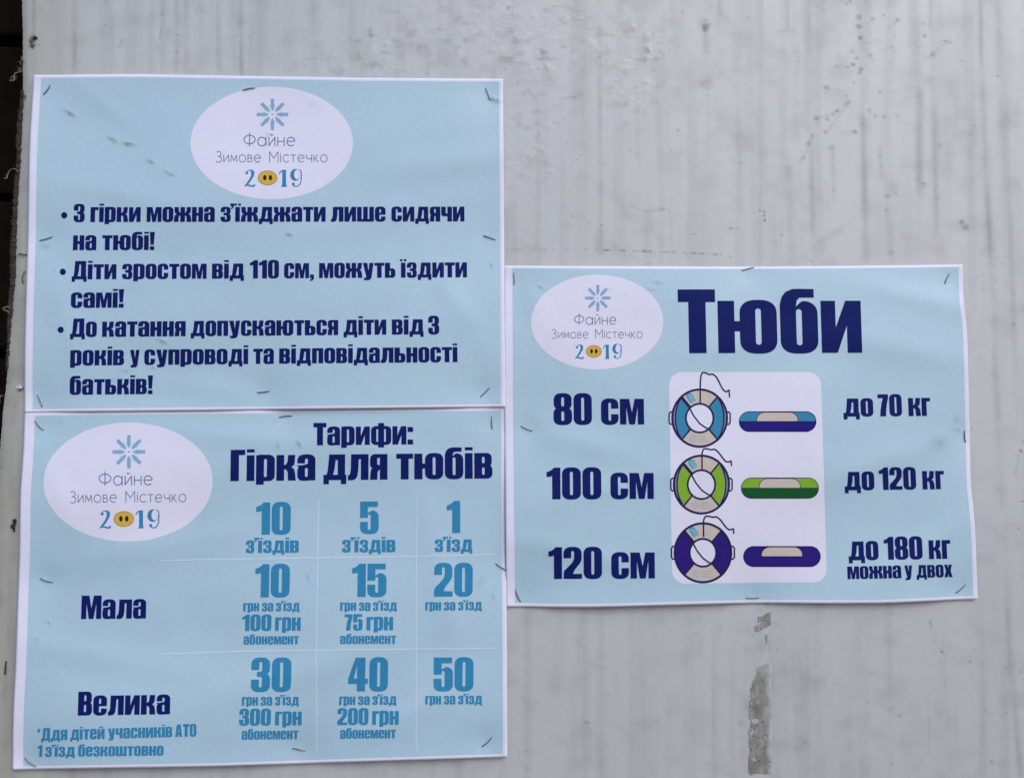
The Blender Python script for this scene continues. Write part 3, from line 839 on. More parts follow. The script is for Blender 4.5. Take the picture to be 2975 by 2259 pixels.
#   streaks: window, x0, y0, x1, y1, width, strength
STREAKS = [('W', 425, 60, 428, 1050, 7, .30), ('W', 425, 370, 424, 620, 5, .16), ('W', 426, 980, 426, 1052, 14, .30), ('W', 1010, 470, 1015, 910, 13, .24), ('W', 1105, 430, 1110, 780, 24, .15), ('W', 1100, 780, 1105, 1130, 14, .10),
           ('W', 1215, -20, 1217, 130, 7, .28), ('W', 1180, 132, 1240, 130, 7, .22), ('W', 1222, 660, 1235, 1130, 11, .24), ('W', 1305, -20, 1306, 240, 8, .20), ('W', 1314, 570, 1322, 1000, 9, .33),
           ('W', 1520, -20, 1532, 450, 11, .22), ('W', 1533, 440, 1548, 1130, 11, .42), ('W', 1772, 350, 1772, 830, 12, .40), ('W', 1762, 60, 1764, 340, 18, .16), ('W', 1820, -20, 1820, 130, 8, .26), ('W', 1833, 410, 1845, 1010, 9, .24),
           ('W', 2028, -20, 2034, 300, 8, .40), ('W', 2034, 300, 2072, 1130, 10, .40), ('W', 2100, -20, 2106, 330, 10, .18), ('W', 2115, 400, 2160, 1130, 16, .15), ('W', 870, 90, 874, 235, 12, .34), ('W', 1090, -20, 1090, 320, 26, .14),
           ('W', 928, -20, 932, 60, 6, .36), ('W', 585, 0, 590, 900, 10, .10), ('W', 663, 190, 670, 760, 10, .12), ('W', 185, 150, 190, 850, 24, .09), ('W', 1345, 600, 1350, 1050, 8, .14), ('W', 1405, 600, 1412, 860, 9, .22),
           ('W', 1605, 600, 1612, 760, 7, .20), ('W', 1635, 860, 1655, 1100, 9, .24), ('W', 880, 600, 890, 1100, 16, .09), ('W', 990, 130, 1000, 320, 16, .14), ('W', 1710, 500, 1720, 1130, 20, .07), ('W', 1400, 0, 1402, 200, 26, .08),
           ('W', 1345, 1020, 1520, 905, 8, .14), ('W', 1320, 1040, 1440, 975, 10, .10), ('W', 1270, 690, 1325, 570, 5, .25), ('W', 1375, 565, 1475, 430, 4, .22), ('W', 1340, 500, 1420, 470, 4, .22), ('W', 1450, 560, 1510, 550, 4, .18),
           ('W', 1560, 470, 1720, 525, 4, .14), ('W', 1640, 825, 1740, 822, 4, .20), ('W', 1640, 120, 1690, 75, 4, .25), ('W', 1800, 250, 1885, 180, 5, .18), ('W', 1860, 170, 1905, 180, 3, .3), ('W', 1660, 390, 1760, 365, 6, .12),
           ('W', 560, 870, 620, 892, 5, .24), ('W', 620, 892, 695, 880, 5, .30), ('W', 265, 412, 325, 410, 3, .34), ('W', 325, 410, 375, 378, 5, .20), ('W', 2000, 1130, 2002, 200, 30, .04),
           ('T', 143, -20, 143, 150, 6, .38), ('T', 318, -20, 320, 330, 10, .24), ('T', 480, 50, 480, 320, 9, .20), ('T', 605, -20, 605, 330, 4, .12), ('T', 697, -20, 697, 330, 9, .26), ('T', 692, 115, 684, 165, 3, .55), ('T', 755, -20, 755, 330, 8, .26),
           ('T', 797, -20, 797, 330, 8, .20), ('T', 905, -20, 905, 200, 6, .16), ('T', 933, -20, 936, 330, 9, .28), ('T', 1033, -20, 1033, 330, 7, .26), ('T', 1034, 170, 1034, 330, 6, .28), ('T', 1075, -20, 1075, 330, 6, .16), ('T', 1135, -20, 1135, 330, 24, .20),
           ('T', 1340, -20, 1338, 330, 8, .17), ('T', 1500, -20, 1500, 120, 22, .09), ('T', 1590, -20, 1588, 200, 9, .20), ('T', 525, 175, 508, 198, 5, .26), ('T', 230, -20, 235, 320, 14, .07), ('T', 625, 60, 640, 330, 12, .08),
           ('T', 860, -20, 862, 330, 14, .07), ('T', 1225, -20, 1225, 330, 18, .08), ('T', 1830, 200, 1835, 330, 8, .18),
           ('Z', 430, 100, 430, 830, 11, .22), ('Z', 120, 90, 118, 720, 11, .16), ('Z', 245, 80, 245, 500, 14, .08), ('Z', 602, 90, 602, 440, 8, .09), ('Z', 720, 500, 720, 820, 9, .08), ('Z', 1200, 90, 1200, 420, 10, .09), ('Z', 1270, 90, 1275, 700, 14, .09),
           ('Z', 1810, 470, 1812, 700, 4, .24), ('Z', 2143, 90, 2150, 260, 6, .30), ('Z', 2150, 260, 2205, 830, 10, .24), ('Z', 495, 370, 495, 440, 9, .14), ('Z', 1715, 440, 1720, 830, 16, .07), ('Z', 975, 250, 980, 500, 12, .07),
           ('Z', 1835, 230, 1868, 280, 3, .26), ('Z', 1818, 148, 1820, 176, 5, .55), ('Z', 1880, 395, 1882, 430, 4, .24), ('Z', 860, 740, 1010, 810, 9, .14), ('Z', 1925, 470, 1930, 750, 6, .12), ('Z', 1675, 555, 1702, 535, 3, .34), ('Z', 80, 740, 84, 700, 3, .24),
           ('Z', 84, 700, 100, 700, 3, .20), ('Z', 1650, 113, 1672, 118, 3, .24),
           ('K', 172, -60, 190, 300, 7, .34), ('K', 190, 300, 205, 650, 8, .30), ('K', 205, 650, 215, 900, 7, .16), ('K', 238, 20, 250, 360, 6, .24), ('K', 250, 340, 262, 640, 7, .12), ('K', 228, 1100, 236, 1320, 6, .24), ('K', 236, 1320, 272, 1700, 7, .22),
           ('K', 118, 790, 145, 650, 4, .09), ('K', 130, 740, 130, 800, 14, .05), ('K', 262, 730, 260, 760, 2, .5), ('K', 256, 765, 254, 790, 2, .45), ('K', 95, 45, 108, 65, 7, .25), ('K', 205, 830, 215, 840, 14, .14), ('K', 138, 790, 160, 800, 8, .10),
           ('a', 203, -20, 203, 230, 8, .36), ('a', 207, 300, 205, 440, 14, .18), ('a', 455, 200, 452, 400, 9, .24), ('a', 745, 235, 728, 290, 7, .24), ('a', 130, 228, 190, 248, 4, .45), ('a', 190, 280, 245, 272, 4, .40), ('a', 200, 225, 200, 285, 13, .55),
           ('a', 145, 570, 148, 605, 6, .60), ('b', 118, 80, 168, 83, 3, .3), ('b', 145, 190, 140, 260, 5, .35), ('b', 110, 300, 100, 860, 24, .14), ('b', 105, 920, 75, 1100, 18, .26), ('b', 30, 858, 52, 860, 3, .5), ('b', 120, 560, 132, 850, 10, .10),
           ('b', 20, 1180, 70, 1600, 20, .12), ('b', 118, 1180, 118, 1500, 14, .14), ('c', 82, 190, 70, 400, 18, .22), ('c', 62, 400, 55, 900, 16, .15), ('c', 34, 1060, 20, 1200, 12, .28), ('c', 12, -40, 5, 700, 14, .14), ('c', 34, 1080, 28, 1680, 20, .20), ('c', 85, 250, 60, 1200, 20, .08)]
#   blots: window, x, y, radius, strength
BLOTS = [('W', x, y, r, a) for x, y, r, a in (
    (870, 115, 15, .50), (868, 100, 26, .25), (870, 350, 26, .24), (865, 130, 8, .4), (425, 238, 8, .45), (660, 250, 9, .25), (620, 215, 14, .3), (630, 212, 5, .5), (617, 258, 4, .5), (600, 240, 22, .16), (535, 305, 18, .18), (540, 225, 22, .10), (180, 215, 14, .2), (75, 180, 5, .3), (40, 33, 7, .3), (1380, 370, 10, .45), (1340, 500, 11, .45), (1385, 500, 9, .4), (1410, 482, 7, .4), (1428, 467, 9, .5), (1465, 437, 9, .4), (1475, 430, 6, .35), (1375, 555, 8, .35), (1465, 403, 5, .55), (1303, 603, 9, .4), (1320, 570, 8, .36),
    (1283, 665, 9, .3), (1500, 556, 9, .45), (1470, 562, 6, .2), (1586, 490, 7, .4), (1625, 492, 8, .3), (1680, 487, 11, .24), (1562, 466, 10, .3), (1528, 290, 9, .5), (1520, 305, 9, .45), (1492, 272, 9, .45), (1470, 282, 5, .5), (1508, 246, 9, .45), (1426, 282, 8, .3), (1490, 215, 10, .24), (1524, 160, 9, .5), (1550, 215, 8, .2), (1515, 72, 12, .42), (1515, 112, 12, .42), (1573, 80, 10, .38), (1621, 62, 6, .5), (1678, 85, 9, .34),
    (1655, 200, 9, .24), (1565, 230, 8, .28), (1830, 230, 12, .32), (1795, 152, 8, .4), (1788, 100, 10, .24), (1885, 172, 4, .65), (1904, 180, 4, .4), (1606, 390, 9, .34), (1495, 350, 7, .28), (1398, 622, 10, .3), (1606, 655, 7, .28), (1610, 700, 7, .28), (1635, 826, 12, .38), (1672, 812, 6, .4), (1790, 775, 9, .36), (1792, 790, 5, .3), (1857, 612, 8, .34), (1950, 935, 9, .4), (1972, 955, 13, .24), (1412, 800, 8, .2), (1215, 720, 26, .15), (890, 768, 40, .10), (1632, 885, 7, .3), (1650, 1065, 12, .28), (1435, 975, 14, .14),
    (1100, 888, 4, .8), (1118, 892, 5, .9), (1118, 908, 5, .9), (1121, 928, 6, .85), (975, 962, 5, .75), (985, 962, 4, .75), (1003, 961, 3, .5), (1192, 990, 4, .85), (975, 1080, 4, .7), (430, 947, 4, .75), (820, 986, 4, .7), (381, 938, 4, .55), (310, 911, 4, .5), (1021, 688, 3.5, .6), (755, 550, 4, .55), (752, 545, 4, .3), (804, 680, 3.5, .5), (2102, 321, 4, .65), (2005, 530, 3.5, .45), (286, 600, 3.5, .45), (292, 293, 4, .6), (550, 633, 3.5, .5), (582, 646, 4, .5), (275, 500, 3.5, .45), (550, 85, 3, .4), (1050, 76, 3, .5),
    (1950, 255, 3, .45), (715, 887, 3, .5), (690, 880, 9, .25), (725, 632, 4, .4), (330, 673, 6, .3), (345, 655, 6, .25), (315, 412, 6, .35), (1170, 1032, 4, .4), (1165, 1015, 3, .3), (880, 402, 6, .3), (480, 605, 4, .3), (720, 210, 4, .35), (445, 690, 8, .2), (1465, 15, 6, .4), (1480, 5, 6, .4), (1315, 1098, 5, .35), (775, 48, 6, .3), (1675, 885, 3, .4))]
BLOTS += [('Z', x, y, r, a) for x, y, r, a in (
    (828, 206, 8, .28), (1866, 279, 6, .45), (1572, 368, 6, .35), (1555, 490, 5, .4), (1652, 520, 6, .34), (1690, 545, 9, .2), (1655, 755, 5, .45), (270, 655, 6, .3), (415, 647, 3, .55), (2200, 363, 4, .55), (2140, 345, 4, .45), (116, 696, 4, .7), (118, 775, 12, .22), (220, 645, 3.5, .35), (514, 178, 3.5, .5), (1516, 267, 3.5, .5), (2103, 103, 4, .4), (1985, 321, 4, .45), (1260, 690, 22, .15), (1290, 660, 6, .3), (1380, 712, 16, .12), (1480, 670, 20, .10), (1535, 360, 26, .08), (1420, 635, 12, .12), (1460, 270, 9, .16),
    (1020, 578, 14, .20), (1085, 590, 8, .2), (1130, 240, 10, .2), (1115, 258, 26, .22), (1068, 213, 4, .6), (1126, 212, 5, .45), (1125, 222, 5, .35), (1098, 102, 6, .28), (1130, 82, 12, .22), (2078, 740, 10, .25), (2050, 525, 4, .3), (2135, 536, 6, .3), (1173, 272, 5, .25), (1918, 300, 7, .2), (952, 755, 5, .25), (460, 345, 4, .3), (735, 672, 4, .25), (250, 650, 30, .05), (1415, 412, 4, .4), (935, 180, 12, .14), (1250, 600, 4, .2))]
BLOTS += [('K', x, y, r, a) for x, y, r, a in ((270, 718, 3.5, .8), (268, 715, 2.5, .9), (275, 690, 3, .7), (273, 865, 3, .9), (264, 945, 2, .7), (254, 768, 2.5, .7), (126, 652, 2.5, .35), (113, 640, 2, .3), (88, 170, 3, .55), (105, 60, 6, .35), (95, 45, 6, .30), (248, 345, 7, .30), (205, 830, 9, .14),
                                                     (3, 1222, 4, .5), (38, 1307, 4, .5), (120, 1335, 2, .4), (45, 1388, 2.5, .4), (225, 1375, 5, .18), (275, 1388, 3, .4), (168, 1480, 4, .18), (185, 1630, 5, .28), (225, 1490, 3, .18))]
BLOTS += [('T', x, y, r, a) for x, y, r, a in ((140, 165, 13, .55), (138, 190, 10, .6), (453, 108, 3, .5), (140, 205, 4, .8), (165, 193, 3, .5), (2178, 34, 6, .35), (2195, 33, 3, .3), (1652, 193, 6, .36), (1752, 145, 7, .28), (1750, 155, 4, .4), (1586, 130, 12, .24), (1585, 150, 14, .24), (1860, 140, 8, .28), (1895, 30, 6, .28), (1390, 240, 30, .12), (1380, 230, 7, .28), (1500, 205, 40, .10), (1580, 270, 36, .14), (1560, 240, 30, .10), (1932, 232, 3, .5),
                                                 (757, 224, 7, .4), (762, 150, 3, .5), (1028, 100, 12, .18), (1085, 135, 3, .45), (1085, 147, 3, .4), (860, 40, 24, .10), (840, 45, 8, .2), (2050, 60, 12, .16), (1990, 260, 14, .16), (1300, 165, 3, .4), (1830, 315, 9, .24), (695, 60, 9, .24), (945, 95, 3, .3), (180, 265, 3, .4))]
BLOTS += [('a', x, y, r, a) for x, y, r, a in ((190, 232, 9, .55), (215, 230, 9, .85), (200, 245, 12, .6), (194, 290, 6, .85), (180, 262, 9, .4), (145, 585, 8, .6), (150, 600, 6, .7), (133, 370, 7, .5), (180, 532, 3, .5))]
BLOTS += [('b', x, y, r, a) for x, y, r, a in ((120, 78, 6, .9), (150, 190, 6, .5), (140, 255, 6, .4), (118, 905, 8, .75), (132, 838, 5, .7), (35, 858, 4, .7), (15, 1341, 3.5, .95), (3, 1382, 3.5, .95), (138, 895, 8, .2))]
BLOTS += [('c', x, y, r, a) for x, y, r, a in ((90, 128, 10, .95), (88, 150, 11, .9), (78, 160, 10, .8), (86, 172, 9, .85), (82, 188, 7, .7), (66, 165, 6, .8), (34, 982, 7, .75), (32, 1048, 8, .8), (32, 1015, 10, .45), (175, 615, 4, .2))]
DASH = [('W', 230, 1048, 440, 1052, 2.2, .35, 9), ('W', 440, 1053, 640, 1059, 2.6, .8, 4), ('W', 640, 1059, 830, 1067, 2.0, .42, 10), ('W', 810, 1066, 940, 1073, 2.6, .62, 5), ('W', 30, 1052, 230, 1048, 2, .2, 12)]


def banner():
    # cell sizes grow outside the photograph
    fine = 0.00078
    x0, x1, y0, y1 = 0.0, 0.665, -0.275, 0.275
    us = list(np.arange(0, x1, fine)) + list(x1 + 0.35 * (np.linspace(0.02, 1, 18) ** 1.6))
    vs = [y1 + d for d in 0.45 * (np.linspace(1, 0.02, 18) ** 1.6)] + list(np.arange(y1, y0, -fine)) + [y0 - d for d in 0.45 * (np.linspace(0.02, 1, 18) ** 1.6)]
    us, vs = np.array(us), np.array(vs)
    # left edge in wall coordinates for every row
    yy = np.linspace(-500, 2800, 200)
    ex = edge_x(yy)
    ew = px2wall(ex, yy)
    o_ = np.argsort(ew[:, 1])
    xe = np.interp(vs, ew[o_, 1], ew[o_, 0])
    xe = xe + 0.0002 * vnoise(vs * 900, vs * 0, 5)
    ref = -0.325
    U, Vv = np.meshgrid(us, vs, indexing='ij')
    fall = np.clip(1 - U / 0.12, 0, 1) ** 1.0
    X = ref + U + (xe[None, :] - ref) * fall
    Y = Vv
    px, py = wall2px(X, Y)
    dirt_and_shade = np.zeros_like(px)
    wob = fbm(px / 14, py / 14, 71, 3)
    wob2 = fbm(px / 40, py / 120, 72, 3)
    for f, a, b, c, d, wd, st in STREAKS:
        s = FR[f][0]
        (ax, ay), (bx_, by) = fr(f, a, b), fr(f, c, d)
        wpx = wd * s * (1.35 if wd > 4 else 1.1)
        m = (px > min(ax, bx_) - 3 * wpx) & (px < max(ax, bx_) + 3 * wpx) & (py > min(ay, by) - 3 * wpx) & (py < max(ay, by) + 3 * wpx)
        if not m.any(): continue
        D, t = seg_dist(px[m], py[m], ax, ay, bx_, by)
        long_ = math.hypot(bx_ - ax, by - ay) > 100
        D = D * (1 + 0.25 * wob2[m]) + wob[m] * min(2.5, wpx * 0.25)
        e = np.exp(-(np.abs(D) / wpx) ** (2.0 if long_ else 2.0))
        if long_:
            e = e * (0.80 + 0.42 * vnoise(px[m] / 60, py[m] / 110 + a, 8) + 0.10 * vnoise(px[m] / 9, py[m] / 40, 9)) * np.clip(np.minimum(t, 1 - t) * 9 + 0.15, 0, 1)
        else:
            e = e * (0.8 + 0.5 * wob[m])
        dirt_and_shade[m] = dirt_and_shade[m] + min(.95, 0.70 * st) * np.clip(e, 0, 1.3) * (1 - dirt_and_shade[m])
    for f, x, y, r, st in BLOTS:
        s = FR[f][0]
        cx, cy = fr(f, x, y)
        rp = max(r * s, 2.6)
        m = (np.abs(px - cx) < 3 * rp) & (np.abs(py - cy) < 3 * rp)
        if not m.any(): continue
        D = np.hypot((px[m] - cx), (py[m] - cy)) / rp
        D = D * (1 + 0.5 * fbm(px[m] / (rp * .8) + x, py[m] / (rp * .8), 12, 3))
        e = np.exp(-np.clip(D, 0, 9) ** 2.6) * (0.85 + 0.4 * vnoise(px[m] / 5, py[m] / 5, 44))
        dirt_and_shade[m] = dirt_and_shade[m] + min(.95, 1.1 * st) * np.clip(e, 0, 1.2) * (1 - dirt_and_shade[m])
    for f, a, b, c, d, wd, st, per in DASH:
        s = FR[f][0]
        (ax, ay), (bx_, by) = fr(f, a, b), fr(f, c, d)
        m = (px > ax - 10) & (px < bx_ + 10) & (np.abs(py - (ay + by) / 2) < 20)
        D, t = seg_dist(px[m], py[m], ax, ay, bx_, by)
        g = np.clip(0.5 + 1.8 * vnoise(px[m] / per, px[m] * 0 + 3, 81), 0, 1)
        dirt_and_shade[m] = np.maximum(dirt_and_shade[m], st * g * np.exp(-(D / 2.4) ** 2))
    # faint broad clouds and many faint random streaks and scuffs
    cl = np.maximum(0, fbm(px / 260, py / 330, 101, 4)) * 0.085 + np.maximum(0, fbm(px / 34, py / 700, 102, 3) - .02) * 0.20
    patch = np.clip(fbm(px / 70, py / 60, 105, 5) * 1.5 - 0.15, 0, 1) * 0.16
    low = np.clip((py - 900) / 1300, 0, 1) * 0.08 + np.clip((420 - px) / 420, 0, 1) * 0.05          # light falloff painted in towards the bottom, plus real grime at the left
    rub = np.clip(fbm(px / 11, py / 9, 110, 3) * 2.0 - 0.55, 0, 1) * np.clip(fbm(px / 160, py / 130, 111, 3) * 1.8, 0, 1) * 0.22
    specks = np.clip(vnoise(px / 4.2, py / 5.0, 115) * 14 - 13.25, 0, 1) * np.clip(0.4 + vnoise(px / 120, py / 120, 116), 0, 1) * 0.5
    dirt_and_shade = np.clip(dirt_and_shade + (cl + patch + low + rub + specks) * (1 - dirt_and_shade), 0, 0.95)
    # blisters and crust of flaked paint, upper middle
    def blob(cx, cy, rx, ry):
        return np.exp(-(((px - cx) / rx) ** 2 + ((py - cy) / ry) ** 2))
    mask = np.clip(blob(1030, 165, 170, 50) * 1.0 + blob(1290, 90, 190, 90) * 0.75 + blob(1560, 90, 190, 120) * 0.7 + blob(1830, 170, 90, 130) * 0.85 + blob(1520, 330, 110, 260) * 0.6 + blob(1840, 290, 60, 90) * .6 + blob(560, 150, 60, 14) * .5 + blob(700, 160, 40, 14) * .4, 0, 1)
    n1 = fbm(px / 17, py / 11, 201, 5)
    cells = np.clip(n1 * 3.2 - 1.05 + (mask - 0.6) * 1.1, 0, 1) * np.clip(mask * 2.2, 0, 1)
    bl = 0
    blister = rng.uniform(0, 1, (90, 4))
    hgt = cells * 0.00007
    for q in blister:
        k = int(q[3] * 4.99)
        cx, cy, rx, ry = ((1030, 165, 170, 45), (1290, 90, 190, 80), (1560, 70, 190, 90), (1830, 170, 70, 110), (1510, 360, 90, 230))[k]
        x, y = cx + (q[0] * 2 - 1) * rx, cy + (q[1] * 2 - 1) * ry
        r = 4 + 7 * q[2]
        m = (np.abs(px - x) < 3 * r) & (np.abs(py - y) < 3 * r)
        D = np.hypot((px[m] - x), (py[m] - y) * 1.25) / r
        D = D * (1 + .35 * vnoise(px[m] / 6, py[m] / 6, 205))
        hgt[m] += 0.00011 * (0.4 + q[0]) * np.exp(-(D - 0.75) ** 2 * 9)
        cells[m] = np.maximum(cells[m], 0.55 * np.exp(-(D - 0.7) ** 2 * 10))
    crust = np.clip(cells, 0, 1) * np.clip(0.5 + fbm(px / 7, py / 7, 207, 3), 0, 1) * 0.30
    dirt_and_shade = dirt_and_shade * (1 - 0.5 * cells) + 0.26 * np.clip(mask * 1.3, 0, 1) * np.clip(fbm(px / 26, py / 17, 203, 5) * 1.8 - 0.1, 0, 1)
    rust = np.exp(-(((px - fr('Z', 370, 0)[0]) / 7) ** 2 + ((py - fr('Z', 0, 577)[1]) / 3.6) ** 2)) * 0.8
    # torn holes at the edge staples press in, the sheet otherwise rolls gently
    hgt = hgt + 0.00022 * fbm(px / 300, py / 420, 130, 3) + 0.00004 * fbm(px / 22, py / 22, 131, 3) - 0.0003
    Z = hgt - np.clip(1 - U / 0.006, 0, 1) ** 2 * 0.0012
    V = np.stack([X, -Z, Y + WALL_Z], -1).reshape(-1, 3)
    nu, nv = U.shape
    idx = np.arange(nu * nv).reshape(nu, nv)
    q = np.stack([idx[:-1, :-1], idx[:-1, 1:], idx[1:, 1:], idx[1:, :-1]], -1).reshape(-1, 4)
    me = bpy.data.meshes.new('vinyl_sheet')
    me.vertices.add(len(V)); me.vertices.foreach_set('co', V.astype(np.float32).ravel())
    me.loops.add(q.size); me.loops.foreach_set('vertex_index', q.astype(np.int32).ravel())
    me.polygons.add(len(q)); me.polygons.foreach_set('loop_start', (np.arange(len(q)) * 4).astype(np.int32))
    me.update(calc_edges=True)
    me.polygons.foreach_set('use_smooth', np.ones(len(q), bool))
    yellow = np.clip((330 - px) / 330, 0, 1) * np.clip(0.85 + 0.5 * fbm(px / 60, py / 200, 140, 3), 0, 1)
    for nm, a in (('yellow', yellow), ('dirt_and_shade', dirt_and_shade), ('crust', crust), ('rust', rust)):
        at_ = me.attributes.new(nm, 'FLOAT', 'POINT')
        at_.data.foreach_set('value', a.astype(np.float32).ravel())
    me.materials.append(M['vinyl'])
    o = bpy.data.objects.new('vinyl_sheet', me)
    COL.objects.link(o)
    return o, V.reshape(nu, nv, 3)


# ------------------------------------------------------------------ build: wall
def box(name, x0, x1, y0, y1, z0, z1, m, parent=None):
    V = [(x, y, z) for x in (x0, x1) for y in (y0, y1) for z in (z0, z1)]
    Fc = [(0, 1, 3, 2), (4, 6, 7, 5), (0, 4, 5, 1), (2, 3, 7, 6), (0, 2, 6, 4), (1, 5, 7, 3)]
    return mesh_obj(name, V, Fc, m, parent)


wall = empty('plank_wall', (0, 0.11, 0.9))
props(wall, kind='structure')
z = 0.93
k = 0
while z < 2.05:
    hh = 0.118 + 0.01 * random.random()
    p = box('plank', -1.1, 1.1, 0.11 + random.uniform(0, .006), 0.14, z, z + hh - 0.006, M['wood'], wall)
    bv = p.modifiers.new('worn_edge', 'BEVEL'); bv.width = 0.003; bv.segments = 2
    z += hh
box('dark_backing', -1.1, 1.1, 0.145, 0.16, 0.93, z, M['wood'], wall)

bn = empty('banner_sheet', (0.0, 0.0, WALL_Z - 0.6))
props(bn, 'dirty grey white vinyl banner sheet covering the wall behind the three posters', 'banner')
vs_, VG = banner()
vs_.parent = bn
vs_.matrix_parent_inverse = Matrix.Translation(bn.location).inverted()
# thin cut edge of the sheet, folded back
ev = VG[0]
jit = 0.0002
back = ev + np.array([0.0004, 0.0011, 0])
n = len(ev)
mesh_obj('cut_edge', np.concatenate([ev, back]), [(i, i + 1, n + i + 1, n + i)[::-1] for i in range(n - 1)], M['vinyl'], bn)
board = box('backing_board', -0.23, 1.2, 0.004, 0.016, 0.98, 2.02, M['board'])
props(board, kind='structure')
bd = bpy.data.objects['backing_board']
# slant the board's left side so that it stays behind the sheet
me = bd.data
for v in me.vertices:
    if v.co.x < 0:
        v.co.x = -0.285 if v.co.z > 1.5 else -0.33

# frayed brown felt behind the left edge
ky = FR['F'][0]
FELT = [(200, 46), (240, 41), (255, 38), (280, 36), (304, 34), (322, 37), (340, 36.5), (365, 34.5), (389, 31), (420, 29), (450, 28), (480, 26), (503, 25), (530, 22), (563, 21.5), (595, 22), (620, 21), (645, 19), (669, 17.5), (700, 15.5), (725, 16), (760, 14), (800, 12)]
fy = np.linspace(195 * ky, 800 * ky, 520)
fe = np.array(FELT) * ky
fx = np.interp(fy, fe[:, 0], fe[:, 1]) + 3.0 * fbm(fy / 9, fy * 0, 61, 4) - np.abs(1.6 * vnoise(fy / 3, fy * 0, 62))
fr_l, fr_r = at(fx, fy, -0.0016), at(edge_x(fy) + 25, fy, -0.0022)
mid = at((fx * 2 + edge_x(fy)) / 3, fy, -0.0009 + 0.0004 * vnoise(fy / 6, fy * 0, 63))
V = np.concatenate([fr_l, mid, fr_r])
n = len(fy)
mesh_obj('frayed_backing', V, [(i, i + 1, n + i + 1, n + i) for i in range(n - 1)] + [(n + i, n + i + 1, 2 * n + i + 1, 2 * n + i) for i in range(n - 1)], M['felt'], bn)['label'] = 'brown frayed felt showing along the left edge'


def tube(pts, r, sides=6, taper=None):
    P = np.array(pts, float)
    n = len(P)
    V, Fc = [], []
    for i in range(n):
        d = P[min(i + 1, n - 1)] - P[max(i - 1, 0)]
        d /= np.linalg.norm(d) + 1e-12
        a = np.cross(d, (0.13, 0.2, 0.97)); a /= np.linalg.norm(a)
        b = np.cross(d, a)
        rr_ = r * (taper[i] if taper is not None else 1)
        for k in range(sides):
            t = 2 * math.pi * k / sides
            V.append(P[i] + rr_ * (a * math.cos(t) + b * math.sin(t)))
    for i in range(n - 1):
        for k in range(sides):
            a, b = i * sides + k, i * sides + (k + 1) % sides
            Fc.append((a, b, b + sides, a + sides))
    Fc.append(tuple(range(sides))[::-1])
    Fc.append(tuple((n - 1) * sides + k for k in range(sides)))
    return V, Fc


def join(parts):
    V, F, n = [], [], 0
    for v, f in parts:
        V += list(v); F += [tuple(i + n for i in q) for q in f]; n += len(v)
    return V, F


def curve_pts(pts, n=24):
    P = np.array(pts, float)
    out = []
    Q = np.concatenate([[2 * P[0] - P[1]], P, [2 * P[-1] - P[-2]]])
    for i in range(len(P) - 1):
        for t in np.linspace(0, 1, n // (len(P) - 1) + 2)[:-1]:
            a, b, c, d = Q[i:i + 4]
            out.append(0.5 * ((2 * b) + (-a + c) * t + (2 * a - 5 * b + 4 * c - d) * t * t + (-a + 3 * b - 3 * c + d) * t ** 3))
    out.append(P[-1])
    return np.array(out)


def thread(f, pts, r, h0=0.0, h1=0.001, label=None):
    p = curve_pts(pts, 30)
    P_ = [fr(f, x, y) for x, y in p]
    hs = np.linspace(h0, h1, len(P_)) + 0.0006 * np.sin(np.linspace(0, 9, len(P_)))
    c = at(np.array([q[0] for q in P_]), np.array([q[1] for q in P_]), hs)
    parts = [tube(c, r, 5, 0.6 + 0.5 * rng.uniform(0, 1, len(c)))]
    # loose fibrils
    for k in range(7):
        i = rng.integers(2, len(c) - 1)
        a = c[i]
        d = rng.normal(0, 1, 3) * np.array([0.0016, 0.0005, 0.0016])
        parts.append(tube([a, a + d * .5 + rng.normal(0, .0003, 3), a + d], r * 0.22, 4))
    V, F = join(parts)
    o = mesh_obj('loose_thread', V, F, M['fibre'], bn, True)
    if label: o['label'] = label
    return o


thread('Q', [(440, 895), (400, 905), (340, 922), (300, 940), (285, 970), (295, 1010), (280, 1045), (240, 1060), (225, 1030), (255, 1000), (300, 1030), (285, 1075), (230, 1090), (200, 1075)], 0.00038, -0.0005, 0.001)
thread('Q', [(440, 880), (410, 860), (375, 850), (370, 875), (400, 880), (425, 860), (415, 840), (385, 835)], 0.0003, -0.0005, 0.0005)
thread('Q', [(430, 770), (420, 730), (400, 700), (425, 690), (440, 660), (430, 590)], 0.0002, -0.0005, 0.0005)
thread('a', [(112, 1048), (98, 1034), (80, 1030), (62, 1038), (50, 1055), (45, 1075), (38, 1090), (28, 1085)], 0.00030)
thread('b', [(66, 412), (50, 402), (32, 402), (20, 410), (28, 422), (46, 428), (52, 440)], 0.00034)
thread('b', [(18, 944), (8, 944), (0, 952), (-4, 968)], 0.0003)
for q in range(46):       # short fuzz along the torn felt
    yq = random.uniform(225, 760) * ky
    xq = float(np.interp(yq, fe[:, 0], fe[:, 1]))
    a = at(xq + 3, yq, -0.0014)
    d = np.array([-random.uniform(.0004, .0018), random.uniform(-.0006, .0006), random.uniform(-.0012, .0008)])
    if q == 0: fuzz = []
    fuzz.append(tube([a, a + d * .6 + rng.normal(0, .0002, 3), a + d], 0.00007, 4))
V, F = join(fuzz)
mesh_obj('felt_fuzz', V, F, M['fibre'], bn)['kind'] = 'stuff'


